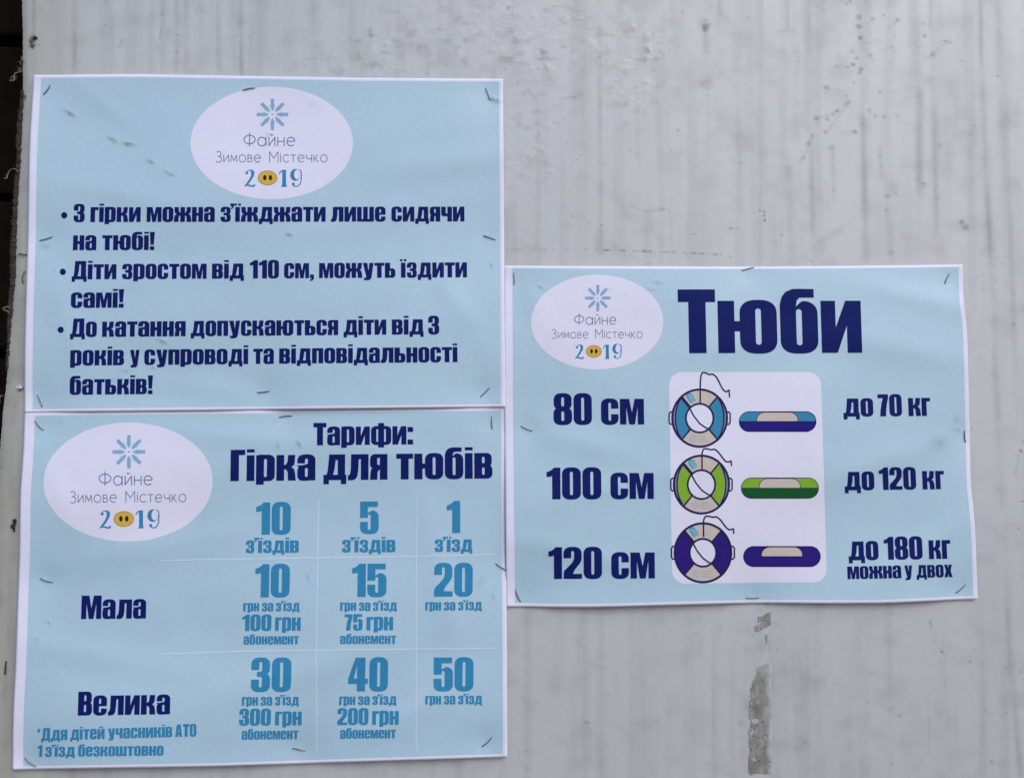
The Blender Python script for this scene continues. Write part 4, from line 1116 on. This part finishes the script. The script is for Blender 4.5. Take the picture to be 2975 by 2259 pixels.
# adhesive residue of old tape, a thin ragged film on the vinyl
def residue_material():
    m = mat('old_tape_residue', (0.25, 0.262, 0.24), 0.7, 0.2, 0.34, 160, 0.8, 700)
    n = m.node_tree
    b = n.nodes['Principled BSDF']
    src = b.inputs['Base Color'].links[0].from_socket
    g = n.nodes.new('ShaderNodeNewGeometry')
    t = n.nodes.new('ShaderNodeTexNoise'); t.inputs['Scale'].default_value = 330; t.inputs['Detail'].default_value = 6; t.inputs['Roughness'].default_value = .7
    n.links.new(g.outputs['Position'], t.inputs['Vector'])
    r = n.nodes.new('ShaderNodeMapRange'); r.inputs['From Min'].default_value = .60; r.inputs['From Max'].default_value = .74
    n.links.new(t.outputs['Fac'], r.inputs['Value'])
    fa = n.nodes.new('ShaderNodeAttribute'); fa.attribute_name = 'fade'
    y = n.nodes.new('ShaderNodeMix'); y.data_type = 'RGBA'; y.inputs['B'].default_value = (*VINYL, 1)
    br = n.nodes.new('ShaderNodeAttribute'); br.attribute_name = 'brown'
    w_ = n.nodes.new('ShaderNodeMix'); w_.data_type = 'RGBA'; w_.inputs['B'].default_value = (0.19, 0.175, 0.165, 1)
    x = n.nodes.new('ShaderNodeMix'); x.data_type = 'RGBA'; x.inputs['B'].default_value = (0.15, 0.15, 0.145, 1)
    n.links.new(r.outputs[0], x.inputs['Factor']); n.links.new(src, x.inputs['A'])
    n.links.new(br.outputs['Fac'], w_.inputs['Factor']); n.links.new(x.outputs['Result'], w_.inputs['A'])
    n.links.new(fa.outputs['Fac'], y.inputs['Factor']); n.links.new(w_.outputs['Result'], y.inputs['A'])
    n.links.new(y.outputs['Result'], b.inputs['Base Color'])
    return m


M['residue'] = residue_material()


def ragged(poly, amp, seed, step=6):
    out = []
    n = len(poly)
    for i in range(n):
        a, b = np.array(poly[i], float), np.array(poly[(i + 1) % n], float)
        d = b - a
        L_ = np.linalg.norm(d)
        nn = np.array([-d[1], d[0]]) / L_
        k = max(1, int(L_ / step))
        for j in range(k):
            p = a + d * j / k
            w_ = amp if abs(d[0]) > abs(d[1]) * .35 or a[0] < 620 else amp * 0.35
            out.append(tuple(p + nn * w_ * float(fbm(np.array(p[0] / 14), np.array(p[1] / 14), seed, 3)) * 1.6))
    return out


def residue(name, poly, holes, seed, label):
    S = [(1, ragged(poly, 6, seed))] + [(-1, ragged(h, 4, seed + 1)) for h in holes]
    V, F = tess(S, 13)
    px, py = fr('R', V[:, 0], V[:, 1])
    h = 0.00013 + 0.00022 * fbm(px / 300, py / 420, 130, 3) + 0.00004 * fbm(px / 22, py / 22, 131, 3) - 0.0003 + 0.00012
    flip = [tuple(t[::-1]) if True else t for t in F]
    vx, vy = V[:, 0], V[:, 1]
    fade = np.clip((vx - 682) / 42, 0, 1) * (0.62 + 0.3 * fbm(vx / 20, vy / 30, 150, 3)) * (vy > 420) + np.clip((780 - vy) / 110, 0, .35) * (vy > 600) + 0.25 * np.clip(fbm(vx / 40, vy / 60, 151, 4) * 2.5, 0, 1)
    brown = np.clip(1.3 * np.exp(-((vx - 590) / 60) ** 2 - ((vy - 1080) / 80) ** 2) + np.clip((vy - 1280) / 500, 0, .6), 0, 1)
    o = mesh_obj(name, at(px, py, h), flip, M['residue'], bn, False, {'fade': np.clip(fade, 0, .92), 'brown': brown})
    o['label'] = label


residue('tape_residue', [(718, 228), (722, 340), (680, 360), (625, 400), (585, 402), (575, 362), (610, 345), (638, 318), (628, 298), (600, 295), (650, 262), (690, 240)], [], 5, 'small olive scrap of old tape glue near the poster')
residue('tape_residue', [(728, 675), (690, 678), (645, 690), (600, 725), (592, 790), (570, 830), (552, 880), (540, 905), (545, 990), (532, 1030), (530, 1150), (545, 1180), (540, 1225), (525, 1285), (530, 1380), (536, 1480), (522, 1530), (528, 1640), (545, 1650), (600, 1638), (725, 1645), (728, 1500), (735, 1350), (728, 1000), (722, 850)],
        [[(548, 1160), (610, 1165), (630, 1190), (560, 1205)], [(545, 1240), (580, 1240), (575, 1275), (548, 1305)], [(555, 1510), (580, 1495), (598, 1525), (575, 1535)], [(545, 1015), (568, 1015), (562, 1045), (550, 1040)]], 9,
        'long grey green strip of old tape glue')
residue('tape_residue', [(675, 430), (690, 432), (684, 470), (690, 500), (676, 490), (680, 460)], [], 14, 'tiny scrap of old tape glue')

S = []
for q in range(70):
    x, y = random.uniform(540, 720), random.choice([random.uniform(250, 390), random.uniform(720, 1640), random.uniform(1240, 1640), random.uniform(1240, 1640)])
    if y < 400: x = random.uniform(600, 715)
    rr_ = random.uniform(3, 9)
    S.append((1, [(x + rr_ * random.uniform(.4, 1.2) * math.cos(t) * .8, y + rr_ * random.uniform(.4, 1.3) * math.sin(t)) for t in np.linspace(0, 6.28, 9)[:-1]]))
V, Fq = tess(S)
qx, qy = fr('R', V[:, 0], V[:, 1])
hq = 0.00013 + 0.00022 * fbm(qx / 300, qy / 420, 130, 3) + 0.00004 * fbm(qx / 22, qy / 22, 131, 3) - 0.0003 + 0.00026
M['scab'] = mat('dark_glue_scab', (0.12, 0.115, 0.105), 0.85, 0.1, 0.4, 500)
mesh_obj('glue_scabs', at(qx, qy, hq), [tuple(t[::-1]) for t in Fq], M['scab'], bn)['kind'] = 'stuff'

# ------------------------------------------------------------------ build: posters
r1 = poster_root(P1, 'poster', 'upper left poster with five dark blue bulleted tubing rules under an oval winter town logo')
logo(P1, *fr('L1', 1061, 790), 1004 * FR['L1'][0], 695 * FR['L1'][0], r1)


def rules(f, line, words, cap, lab=None):
    return put_text(P1, f, line, words, cap, M['navy'], r1, label=lab)


rules('A', (315, 213.5, 1990, 211), [('З', 315, 362), ('гірки', 387, 602), ('можна', 628, 920), ("з'їжджати", 945, 1395), ('лише', 1418, 1652), ('сидячи', 1677, 1990)], 77)
rules('A', (312, 334, 1990, 330), [('на', 312, 412), ('тюбі!', 437, 662)], 77)
rules('A', (305, 459, 2001, 450), [('Діти', 307, 498), ('зростом', 523, 885), ('від', 908, 1045), ('110', 1070, 1195), ('см,', 1217, 1345), ('можуть', 1367, 1694), ('їздити', 1718, 2001)], 78)
rules('A', (303, 581, 2000, 571), [('самі!', 303, 530)], 79)
rules('A', (300, 706, 1880, 694), [('До', 300, 414), ('катання', 437, 795), ('допускаються', 817, 1449), ('діти', 1472, 1655), ('від', 1679, 1815), ('3', 1835, 1882)], 79)
rules('A', (300, 828, 1958, 813), [('років', 300, 531), ('у', 556, 597), ('супроводі', 618, 1063), ('та', 1085, 1173), ('відповідальності', 1196, 1960)], 79)
rules('A', (298, 953, 1950, 938), [('батьків!', 298, 654)], 80)
for (x, y) in ((275, 185), (269, 427), (260, 675)):
    X, Y = fr('A', x, y)
    star_patch('bullet', P1, X, Y, [(X + 9 * math.cos(t), Y + 9.2 * math.sin(t)) for t in np.linspace(0, 6.283, 25)[:-1]], M['navy'], r1, 0.00016, 2, False)

r2 = poster_root(P2, 'poster', 'lower left poster with the tube slide price table')
cN = fr('N', 1176, 694)
logo(P2, *cN, 777 * FR['N'][0], 546 * FR['N'][0], r2, -0.008)
nv_ = lambda f, line, words, cap, gs=None: put_text(P2, f, line, words, cap, M['navy'], r2, gs=gs)
bl_ = lambda f, line, words, cap, gs=None: put_text(P2, f, line, words, cap, M['blue'], r2, gs=gs)
nv_('B', (763, 278, 1475, 271), [('Тарифи:', 763, 1475)], 160)
nv_('B', (170, 533, 2042, 514), [('Гірка', 170, 777), ('для', 835, 1292), ('тюбів', 1355, 2042)], 223)
nv_('D', (347, 217, 625, 214), [('Мала', 347, 625)], 100)
nv_('D', (333, 630, 728, 624), [('Велика', 333, 728)], 102)
bl_('B', (352, 915, 1812, 902), [('10', 352, 600)], 230)
bl_('B', (352, 915, 1812, 902), [('5', 1096, 1229)], 230)
bl_('B', (352, 915, 1812, 902), [('1', 1716, 1812)], 228)
bl_('B', (280, 1045, 1900, 1036), [("з'їздів", 280, 660)], 107)
bl_('B', (280, 1045, 1900, 1036), [("з'їздів", 968, 1350)], 107)
bl_('B', (280, 1045, 1900, 1036), [("з'їзд", 1630, 1898)], 107)
L_ = (1092, 124, 2025, 120)
bl_('D', L_, [('10', 1092, 1240)], 142)
bl_('D', L_, [('15', 1507, 1655)], 142)
bl_('D', L_, [('20', 1860, 2025)], 143)
L_ = (1042, 184, 2064, 179)
for a in ((1042, 1110, 1122, 1171, 1182, 1283), (1457, 1526, 1538, 1587, 1598, 1700), (1822, 1890, 1902, 1951, 1963, 2064)):
    bl_('D', L_, [('грн', a[0], a[1]), ('за', a[2], a[3]), ("з'їзд", a[4], a[5])], 43)
L_ = (1037, 268, 2064, 263)
bl_('D', L_, [('100', 1037, 1162), ('грн', 1178, 1288)], 70)
bl_('D', L_, [('75', 1476, 1553), ('грн', 1570, 1684)], 70)
L_ = (1043, 326, 1697, 323)
bl_('D', L_, [('абонемент', 1043, 1280)], 43)
bl_('D', L_, [('абонемент', 1457, 1697)], 43)
L_ = (1074, 528, 2028, 525)
bl_('D', L_, [('30', 1074, 1246)], 145)
bl_('D', L_, [('40', 1491, 1661)], 145)
bl_('D', L_, [('50', 1857, 2028)], 144)
L_ = (1036, 587, 2065, 581)
for a in ((1036, 1105, 1116, 1166, 1178, 1280), (1453, 1522, 1534, 1584, 1595, 1698), (1822, 1890, 1902, 1951, 1963, 2065)):
    bl_('D', L_, [('грн', a[0], a[1]), ('за', a[2], a[3]), ("з'їзд", a[4], a[5])], 44)
L_ = (1024, 673, 1708, 669)
bl_('D', L_, [('300', 1024, 1160), ('грн', 1178, 1292)], 72)
bl_('D', L_, [('200', 1445, 1578), ('грн', 1594, 1708)], 72)
L_ = (1035, 733, 1696, 727)
bl_('D', L_, [('абонемент', 1035, 1278)], 45)
bl_('D', L_, [('абонемент', 1457, 1696)], 45)
bl_('D', (160, 738, 841, 719), [('*', 158, 173), ('Ддя', 176, 288), ('дітей', 301, 448), ('учасників', 462, 738), ('АТО', 750, 841)], 54)
bl_('D', (160, 807, 700, 801), [('1', 160, 180), ("з'їзд", 193, 320), ('безкоштовно', 334, 700)], 51)
id_ = lambda x, y: (np.asarray(x), np.asarray(y))


def table_line(pts, wd=3.4):
    q = []
    for (a, b) in zip(pts[:-1], pts[1:]):
        for t in np.linspace(0, 1, 12)[:-1]:
            q.append((a[0] + (b[0] - a[0]) * t, a[1] + (b[1] - a[1]) * t))
    q.append(pts[-1])
    shape('table_line', P2, id_, stroke(q, wd), M['line'], r2, 0.00018)


table_line([fr('F', 346, 1210), fr('B', 790, 1080), fr('B', 1500, 1071), fr('B', 2058, 1055)], 2.9)
table_line([fr('D', 680, 367), fr('D', 1050, 355), fr('D', 1356, 350), fr('D', 2120, 342)], 2.9)
for a in ((fr('B', 801, 660), fr('B', 792, 1250), fr('D', 1355, 340), fr('D', 1356, 782)), (fr('B', 1503, 657), fr('B', 1497, 1250), fr('D', 1783, 400), fr('D', 1783, 780))):
    q = list(a)
    # split where the horizontal lines cross so that nothing overlaps
    ys = [fr('B', 0, 1078)[1] if a[0][0] < 1100 else fr('B', 0, 1071)[1], fr('D', 0, 348)[1] if a[0][0] < 1100 else fr('D', 0, 345)[1]]
    yq = [q[0][1], ys[0] - 2.4, None, ys[0] + 2.4, ys[1] - 2.4, None, ys[1] + 2.4, q[-1][1]]
    xs = lambda y: float(np.interp(y, [p[1] for p in q], [p[0] for p in q]))
    segs = [(q[0][1], ys[0] - 2.6), (ys[0] + 2.6, ys[1] - 2.6), (ys[1] + 2.6, q[-1][1])]
    S = []
    for s0, s1 in segs:
        pts = [(xs(y), y) for y in np.linspace(s0, s1, 18)]
        S += stroke(pts, 2.7)
    shape('table_line', P2, id_, S, M['line'], r2, 0.00018)

r3 = poster_root(P3, 'poster', 'right hand poster with three ring tube pictures and their weight limits')
logo(P3, *fr('L3', 951, 606), 664 * FR['L3'][0], 475 * FR['L3'][0], r3, -0.003)
n3 = lambda f, line, words, cap, gs=None: put_text(P3, f, line, words, cap, M['navy'], r3, gs=gs)
n3('C', (167, 612, 1402, 609), [('Тюби', 167, 1395)], 425, 5)
n3('G', (547, 350, 1238, 347), [('80', 547, 840), ('см', 910, 1238)], 238)
n3('G', (494, 918, 1312, 914), [('100', 494, 912), ('см', 982, 1312)], 241)
n3('G', (508, 1525, 1320, 1520), [('120', 508, 917), ('см', 988, 1320)], 242)
n3('C', (1270, 1036, 1852, 1031), [('до', 1270, 1470), ('70', 1502, 1662), ('кг', 1706, 1852)], 147)
n3('E', (1278, 331, 1945, 323), [('до', 1278, 1477), ('120', 1510, 1757), ('кг', 1800, 1945)], 150)
n3('E', (1305, 799, 1988, 788), [('до', 1305, 1505), ('180', 1543, 1800), ('кг', 1843, 1988)], 153)
n3('E', (1297, 925, 2000, 911), [('можна', 1297, 1657), ('у', 1680, 1731), ('двох', 1760, 2000)], 103)

# the white card with rounded corners
TL, TR, BR, BL = fr('C', 101, 739), fr('C', 1117, 739), fr('E', 1158, 946), fr('E', 121, 955)


def card_tr(x, y):
    u, v = np.asarray(x) / 100.0, np.asarray(y) / 140.0
    f = lambda i: (1 - u) * (1 - v) * TL[i] + u * (1 - v) * TR[i] + u * v * BR[i] + (1 - u) * v * BL[i]
    return f(0), f(1)


rim = rr(0, 0, 100, 140, 8.5, 8.5, n=10, e=2)
dense = []
for a, b in zip(rim, rim[1:] + rim[:1]):
    k = max(1, int(math.hypot(a[0] - b[0], a[1] - b[1]) / 3))
    dense += [(a[0] + (b[0] - a[0]) * j / k, a[1] + (b[1] - a[1]) * j / k) for j in range(k)]
rp = [tuple(float(c) for c in card_tr(*p)) for p in dense]
card = star_patch('white_card_print', P3, *[float(c) for c in card_tr(50, 70)], rp, M['oval'], r3, 0.00011, 45)


def tube_picture(f, cx, cy, rx, ry, irx, iry, side, top, bottom, all_violet, sv_, label, low_rope=True):
    """front view of a ring tube and its side view, drawn in polar units about the ring centre"""
    s = FR[f][0]
    X0, Y0 = fr(f, cx, cy)
    ax, ay = rx * s / 100.0, ry * s / 100.0
    ir = 100.0 * irx / rx
    tr = lambda x, y: (X0 + np.asarray(x) * ax, Y0 - np.asarray(y) * ay)
    K = {}
    c45 = (49, 131)
    wedge = lambda a0, a1, r0, r1: ell(0, 0, r1, r1, 16, a0, a1) + ell(0, 0, r0, r0, 16, a1, a0)
    base = shape('ring_body', P3, tr, [(1, wedge(c45[0], c45[1], ir, 98)), (1, wedge(229, 311, ir, 98))], M['beige'], r3, 0.00013, 8)
    base['label'] = 'beige quarters of the ring in the ' + label
    shape('ring_side', P3, tr, [(1, wedge(131, 229, ir, 97)), (1, wedge(-49, 49, ir, 97))], M[side], base, 0.00014, 8)
    if not all_violet:
        for q in ((140, 220), (-40, 40)): shape('strap_line', P3, tr, [(1, wedge(*q, 87, 96))], M['strap'], base, 0.00016, 8)
    S = []
    S += stroke(ell(0, 0, 97, 97, 60) + ell(0, 0, 97, 97, 60)[:2], 7.5)
    S += stroke(ell(0, 0, ir, ir, 48) + ell(0, 0, ir, ir, 48)[:2], 6.5)
    for a in (49, 131, 229, 311):
        co, si = math.cos(math.radians(a)), math.sin(math.radians(a))
        S += stroke([(co * ir, si * ir), (co * 97, si * 97)], 5.8)
    if not all_violet:
        S += stroke(ell(-16, 0, 70, 96, 16, 136, 224), 5) + stroke(ell(16, 0, 70, 96, 16, -44, 44), 5)
    for q in (-1, 1):
        S += stroke([(q * 96, 21), (q * 103, 21), (q * 108, 15), (q * 108, -15), (q * 103, -21), (q * 96, -21)], 5)
    S += stroke([(-67, 70), (-37, 36), (-20, 6), (0, -18), (20, -32), (38, -38)], 5)
    # the rope
    rope = curve_pts([(2, 52), (2, 100), (3, 108), (8, 119), (20, 120), (34, 117), (46, 118), (60, 108), (74, 90), (86, 78), (95, 76), (104, 79)] if low_rope else [(2, 52), (2, 100), (3, 130), (8, 152), (20, 154), (34, 148), (46, 149), (60, 138), (74, 112), (82, 98), (93, 90), (104, 95)], 44)
    S += stroke([tuple(p) for p in rope], 5.2) + stroke([(104, 81), (106, 62)] if low_rope else [(104, 97), (106, 70)], 5)
    shape('ring_outline', P3, tr, S, M['outline'], base, 0.00020, 10)
    tag = [(-46, 82), (-38, 86), (-26, 82), (-14, 60), (-32, 50), (-48, 72)]
    shape('size_tag', P3, tr, [(1, tag)], M['tag'], base, 0.00016)
    tl = []
    for k, (t0, t1) in enumerate(((.2, .8), (.15, .85), (.15, .85))):
        yy_ = 74 - 7 * k
        tl += stroke([(-40 + 4 * k, yy_ - 1), (-26 + 4 * k, yy_ + 3)], 2)
    shape('tag_print', P3, tr, tl, M['faint'], base, 0.00019)
    # faint tiny logo
    S = []
    for k in range(8):
        a = math.radians(45 * k)
        S += stroke([(-23 + 5 * math.cos(a), -70 + 5 * math.sin(a)), (-23 + 14 * math.cos(a), -70 + 14 * math.sin(a))], 2.6)
    shape('tiny_snowflake', P3, tr, S, M['ray'], base, 0.00016)
    S = []
    for k in range(3):
        x = -3
        while x < 24 + 8 * (k == 2):
            L__ = random.uniform(2, 4)
            S += stroke([(x, -62 - 8.5 * k), (x + L__, -62 - 8.5 * k)], 3)
            x += L__ + 1.2
    shape('tiny_print', P3, tr, S, M['greyish'], base, 0.00016)
    # side view: capsule
    x0, y0, x1, y1, dx0, dx1, dy = sv_
    tr2 = lambda x, y: fr(f, np.asarray(x), np.asarray(y))
    r = (y1 - y0) / 2
    cap = rr(x0, y0, x1, y1, r, r, n=12, e=2)
    dome = rr(dx0, y0 + 4, dx1, dy, 58, 52, '1100', n=10, e=2)
    up = [(1, cap), (-1, bx(x0 - 5, dy, x1 + 5, y1 + 5)), (-1, dome)]
    b2 = shape('capsule_body', P3, tr2, up, M[top], r3, 0.00014, 14)
    b2['label'] = 'side view capsule in the ' + label
    shape('capsule_base', P3, tr2, [(1, cap), (-1, bx(x0 - 5, y0 - 5, x1 + 5, dy))], M[bottom], b2, 0.00014, 14)
    shape('capsule_dome', P3, tr2, [(1, dome)], M['beige'], b2, 0.00014, 14)
    S = stroke(cap + cap[:2], 5)
    dm = [q for q in dome]
    S += stroke(dm + dm[:1], 4)
    if not all_violet: S += stroke([(x0, dy), (x1, dy)], 4)
    shape('capsule_outline', P3, tr2, S, M['outline'], b2, 0.00019, 20)


tube_picture('C', 306, 1046, 189, 197, 92, 99, 'cyan', 'cyan', 'deepblue', False, (571, 1003, 1085, 1136, 688, 964, 1068), 'blue tube picture', False)
tube_picture('E', 318, 292, 190, 199, 92, 99, 'green', 'green', 'darkgreen', False, (585, 248, 1101, 384, 705, 980, 316), 'green tube picture')
tube_picture('E', 328, 748, 195, 203, 89, 101, 'violet', 'violet', 'violet', True, (600, 706, 1114, 841, 720, 994, 773), 'violet tube picture')


# ------------------------------------------------------------------ build: staples
def staple(P, a, b, label, m=None, h=None, group='staples pinning the posters to the banner sheet', bend=0.0, r=0.00030):
    (ax, ay), (bx_, by) = a, b
    n = 11
    t = np.linspace(0, 1, n)
    ox, oy = -(by - ay), (bx_ - ax)
    x = ax + (bx_ - ax) * t + ox * bend * np.sin(np.pi * t)
    y = ay + (by - ay) * t + oy * bend * np.sin(np.pi * t)
    base = (P.h(x, y) if P is not None else np.full(n, 0.0 if h is None else h))
    hh = base + 0.00030 + 0.00035 * np.sin(np.pi * t) ** 0.6
    crown = at(x, y, hh)
    leg0, leg1 = at(x[:1], y[:1], -0.003), at(x[-1:], y[-1:], -0.003)
    pts = np.concatenate([leg0, crown, leg1])
    c = pts.mean(axis=0)
    V, F = tube(pts - c, r, 8)
    me_o = mesh_obj('staple', V, F, m or M['steel'], None, True)
    me_o.location = c
    return props(me_o, label, 'staple', group)


names = ('rules poster', 'price table poster', 'ring tube poster')
where = [['top left corner', 'top edge beside the logo oval', 'top right corner', 'left edge halfway down', 'right edge halfway down', 'bottom edge near the middle', 'bottom left corner', 'bottom right corner'],
         ['top left corner', 'top edge left of the heading', 'top right corner', 'right edge over the white margin', 'left edge halfway down', 'bottom edge near the middle', 'bottom left corner', 'bottom right corner'],
         ['top left corner', 'top edge above the heading', 'top right corner', 'right edge halfway down', 'bottom right corner', 'bottom edge near the middle', 'bottom left corner', 'left edge halfway down']]
where[1][6], where[1][7] = 'bottom right corner', 'bottom left corner'
for P, sts, nm, wh in ((P1, ST1, names[0], where[0]), (P2, ST2, names[1], where[1]), (P3, ST3, names[2], where[2])):
    for (a, b), wo in zip(sts, wh):
        staple(P, a, b, 'thin steel staple in the %s of the %s' % (wo, nm), bend=random.uniform(-.06, .06))
GR = 'old staples left in the banner edge'
staple(None, fr('b', 116, 79), fr('b', 166, 84), 'old rusty staple in the banner left of the rules poster, upper one', M['rust'], 0.0, GR)
staple(None, fr('b', 150, 188), fr('b', 140, 256), 'bent old staple in the banner close to the rules poster edge, below the first', M['rust'], 0.0, GR, 0.15, 0.00022)
staple(None, fr('Q', 700, 195), fr('Q', 748, 212), 'black stub of a staple in the dark scuffed tear above the rules poster', M['rust'], 0.0, GR, 0, 0.0005)
staple(None, fr('b', 112, 908), fr('b', 142, 896), 'old staple with a torn white tuft left of the rules poster bottom', M['rust'], 0.0, GR, 0.0, 0.00028)
staple(None, fr('c', 84, 122), fr('c', 86, 190), 'rusted black staple left of the price table poster logo', M['rust'], 0.0, GR, 0.05, 0.0005)
staple(None, fr('c', 36, 978), fr('c', 30, 1050), 'rusty staple lowest on the left side of the banner', M['rust'], 0.0, GR, 0.0, 0.0004)


# raised tufts where the sheet has torn round old staples
def tuft(f, x, y, r, seed, m):
    rg = np.random.default_rng(seed)
    X, Y = fr(f, x, y)
    c = at(X, Y, 0.0002)
    parts = []
    for k in range(14):
        a = rg.uniform(0, 6.28)
        l = r * rg.uniform(.5, 1.2)
        d = np.array([math.cos(a) * l, -rg.uniform(0, .0008), math.sin(a) * l])
        parts.append(tube([c + rg.normal(0, r * .3, 3) * (1, 0, 1), c + d * .5 + rg.normal(0, r * .2, 3) * (1, .2, 1), c + d], rg.uniform(.0001, .00028), 5))
    V, F = join(parts)
    mesh_obj('torn_tuft', V, F, m, bn)


tuft('Q', 650, 250, 0.0017, 1, M['fibre'])
tuft('Q', 700, 220, 0.0013, 2, M['rust'])
tuft('Q', 650, 350, 0.0014, 3, M['fibre'])
tuft('b', 122, 890, 0.0018, 4, M['paper'])
tuft('c', 80, 160, 0.0016, 5, M['rust'])
tuft('c', 88, 130, 0.0013, 6, M['rust'])
tuft('Q', 475, 1400, 0.0013, 7, M['rust'])
tuft('Q', 460, 660, 0.0009, 8, M['fibre'])
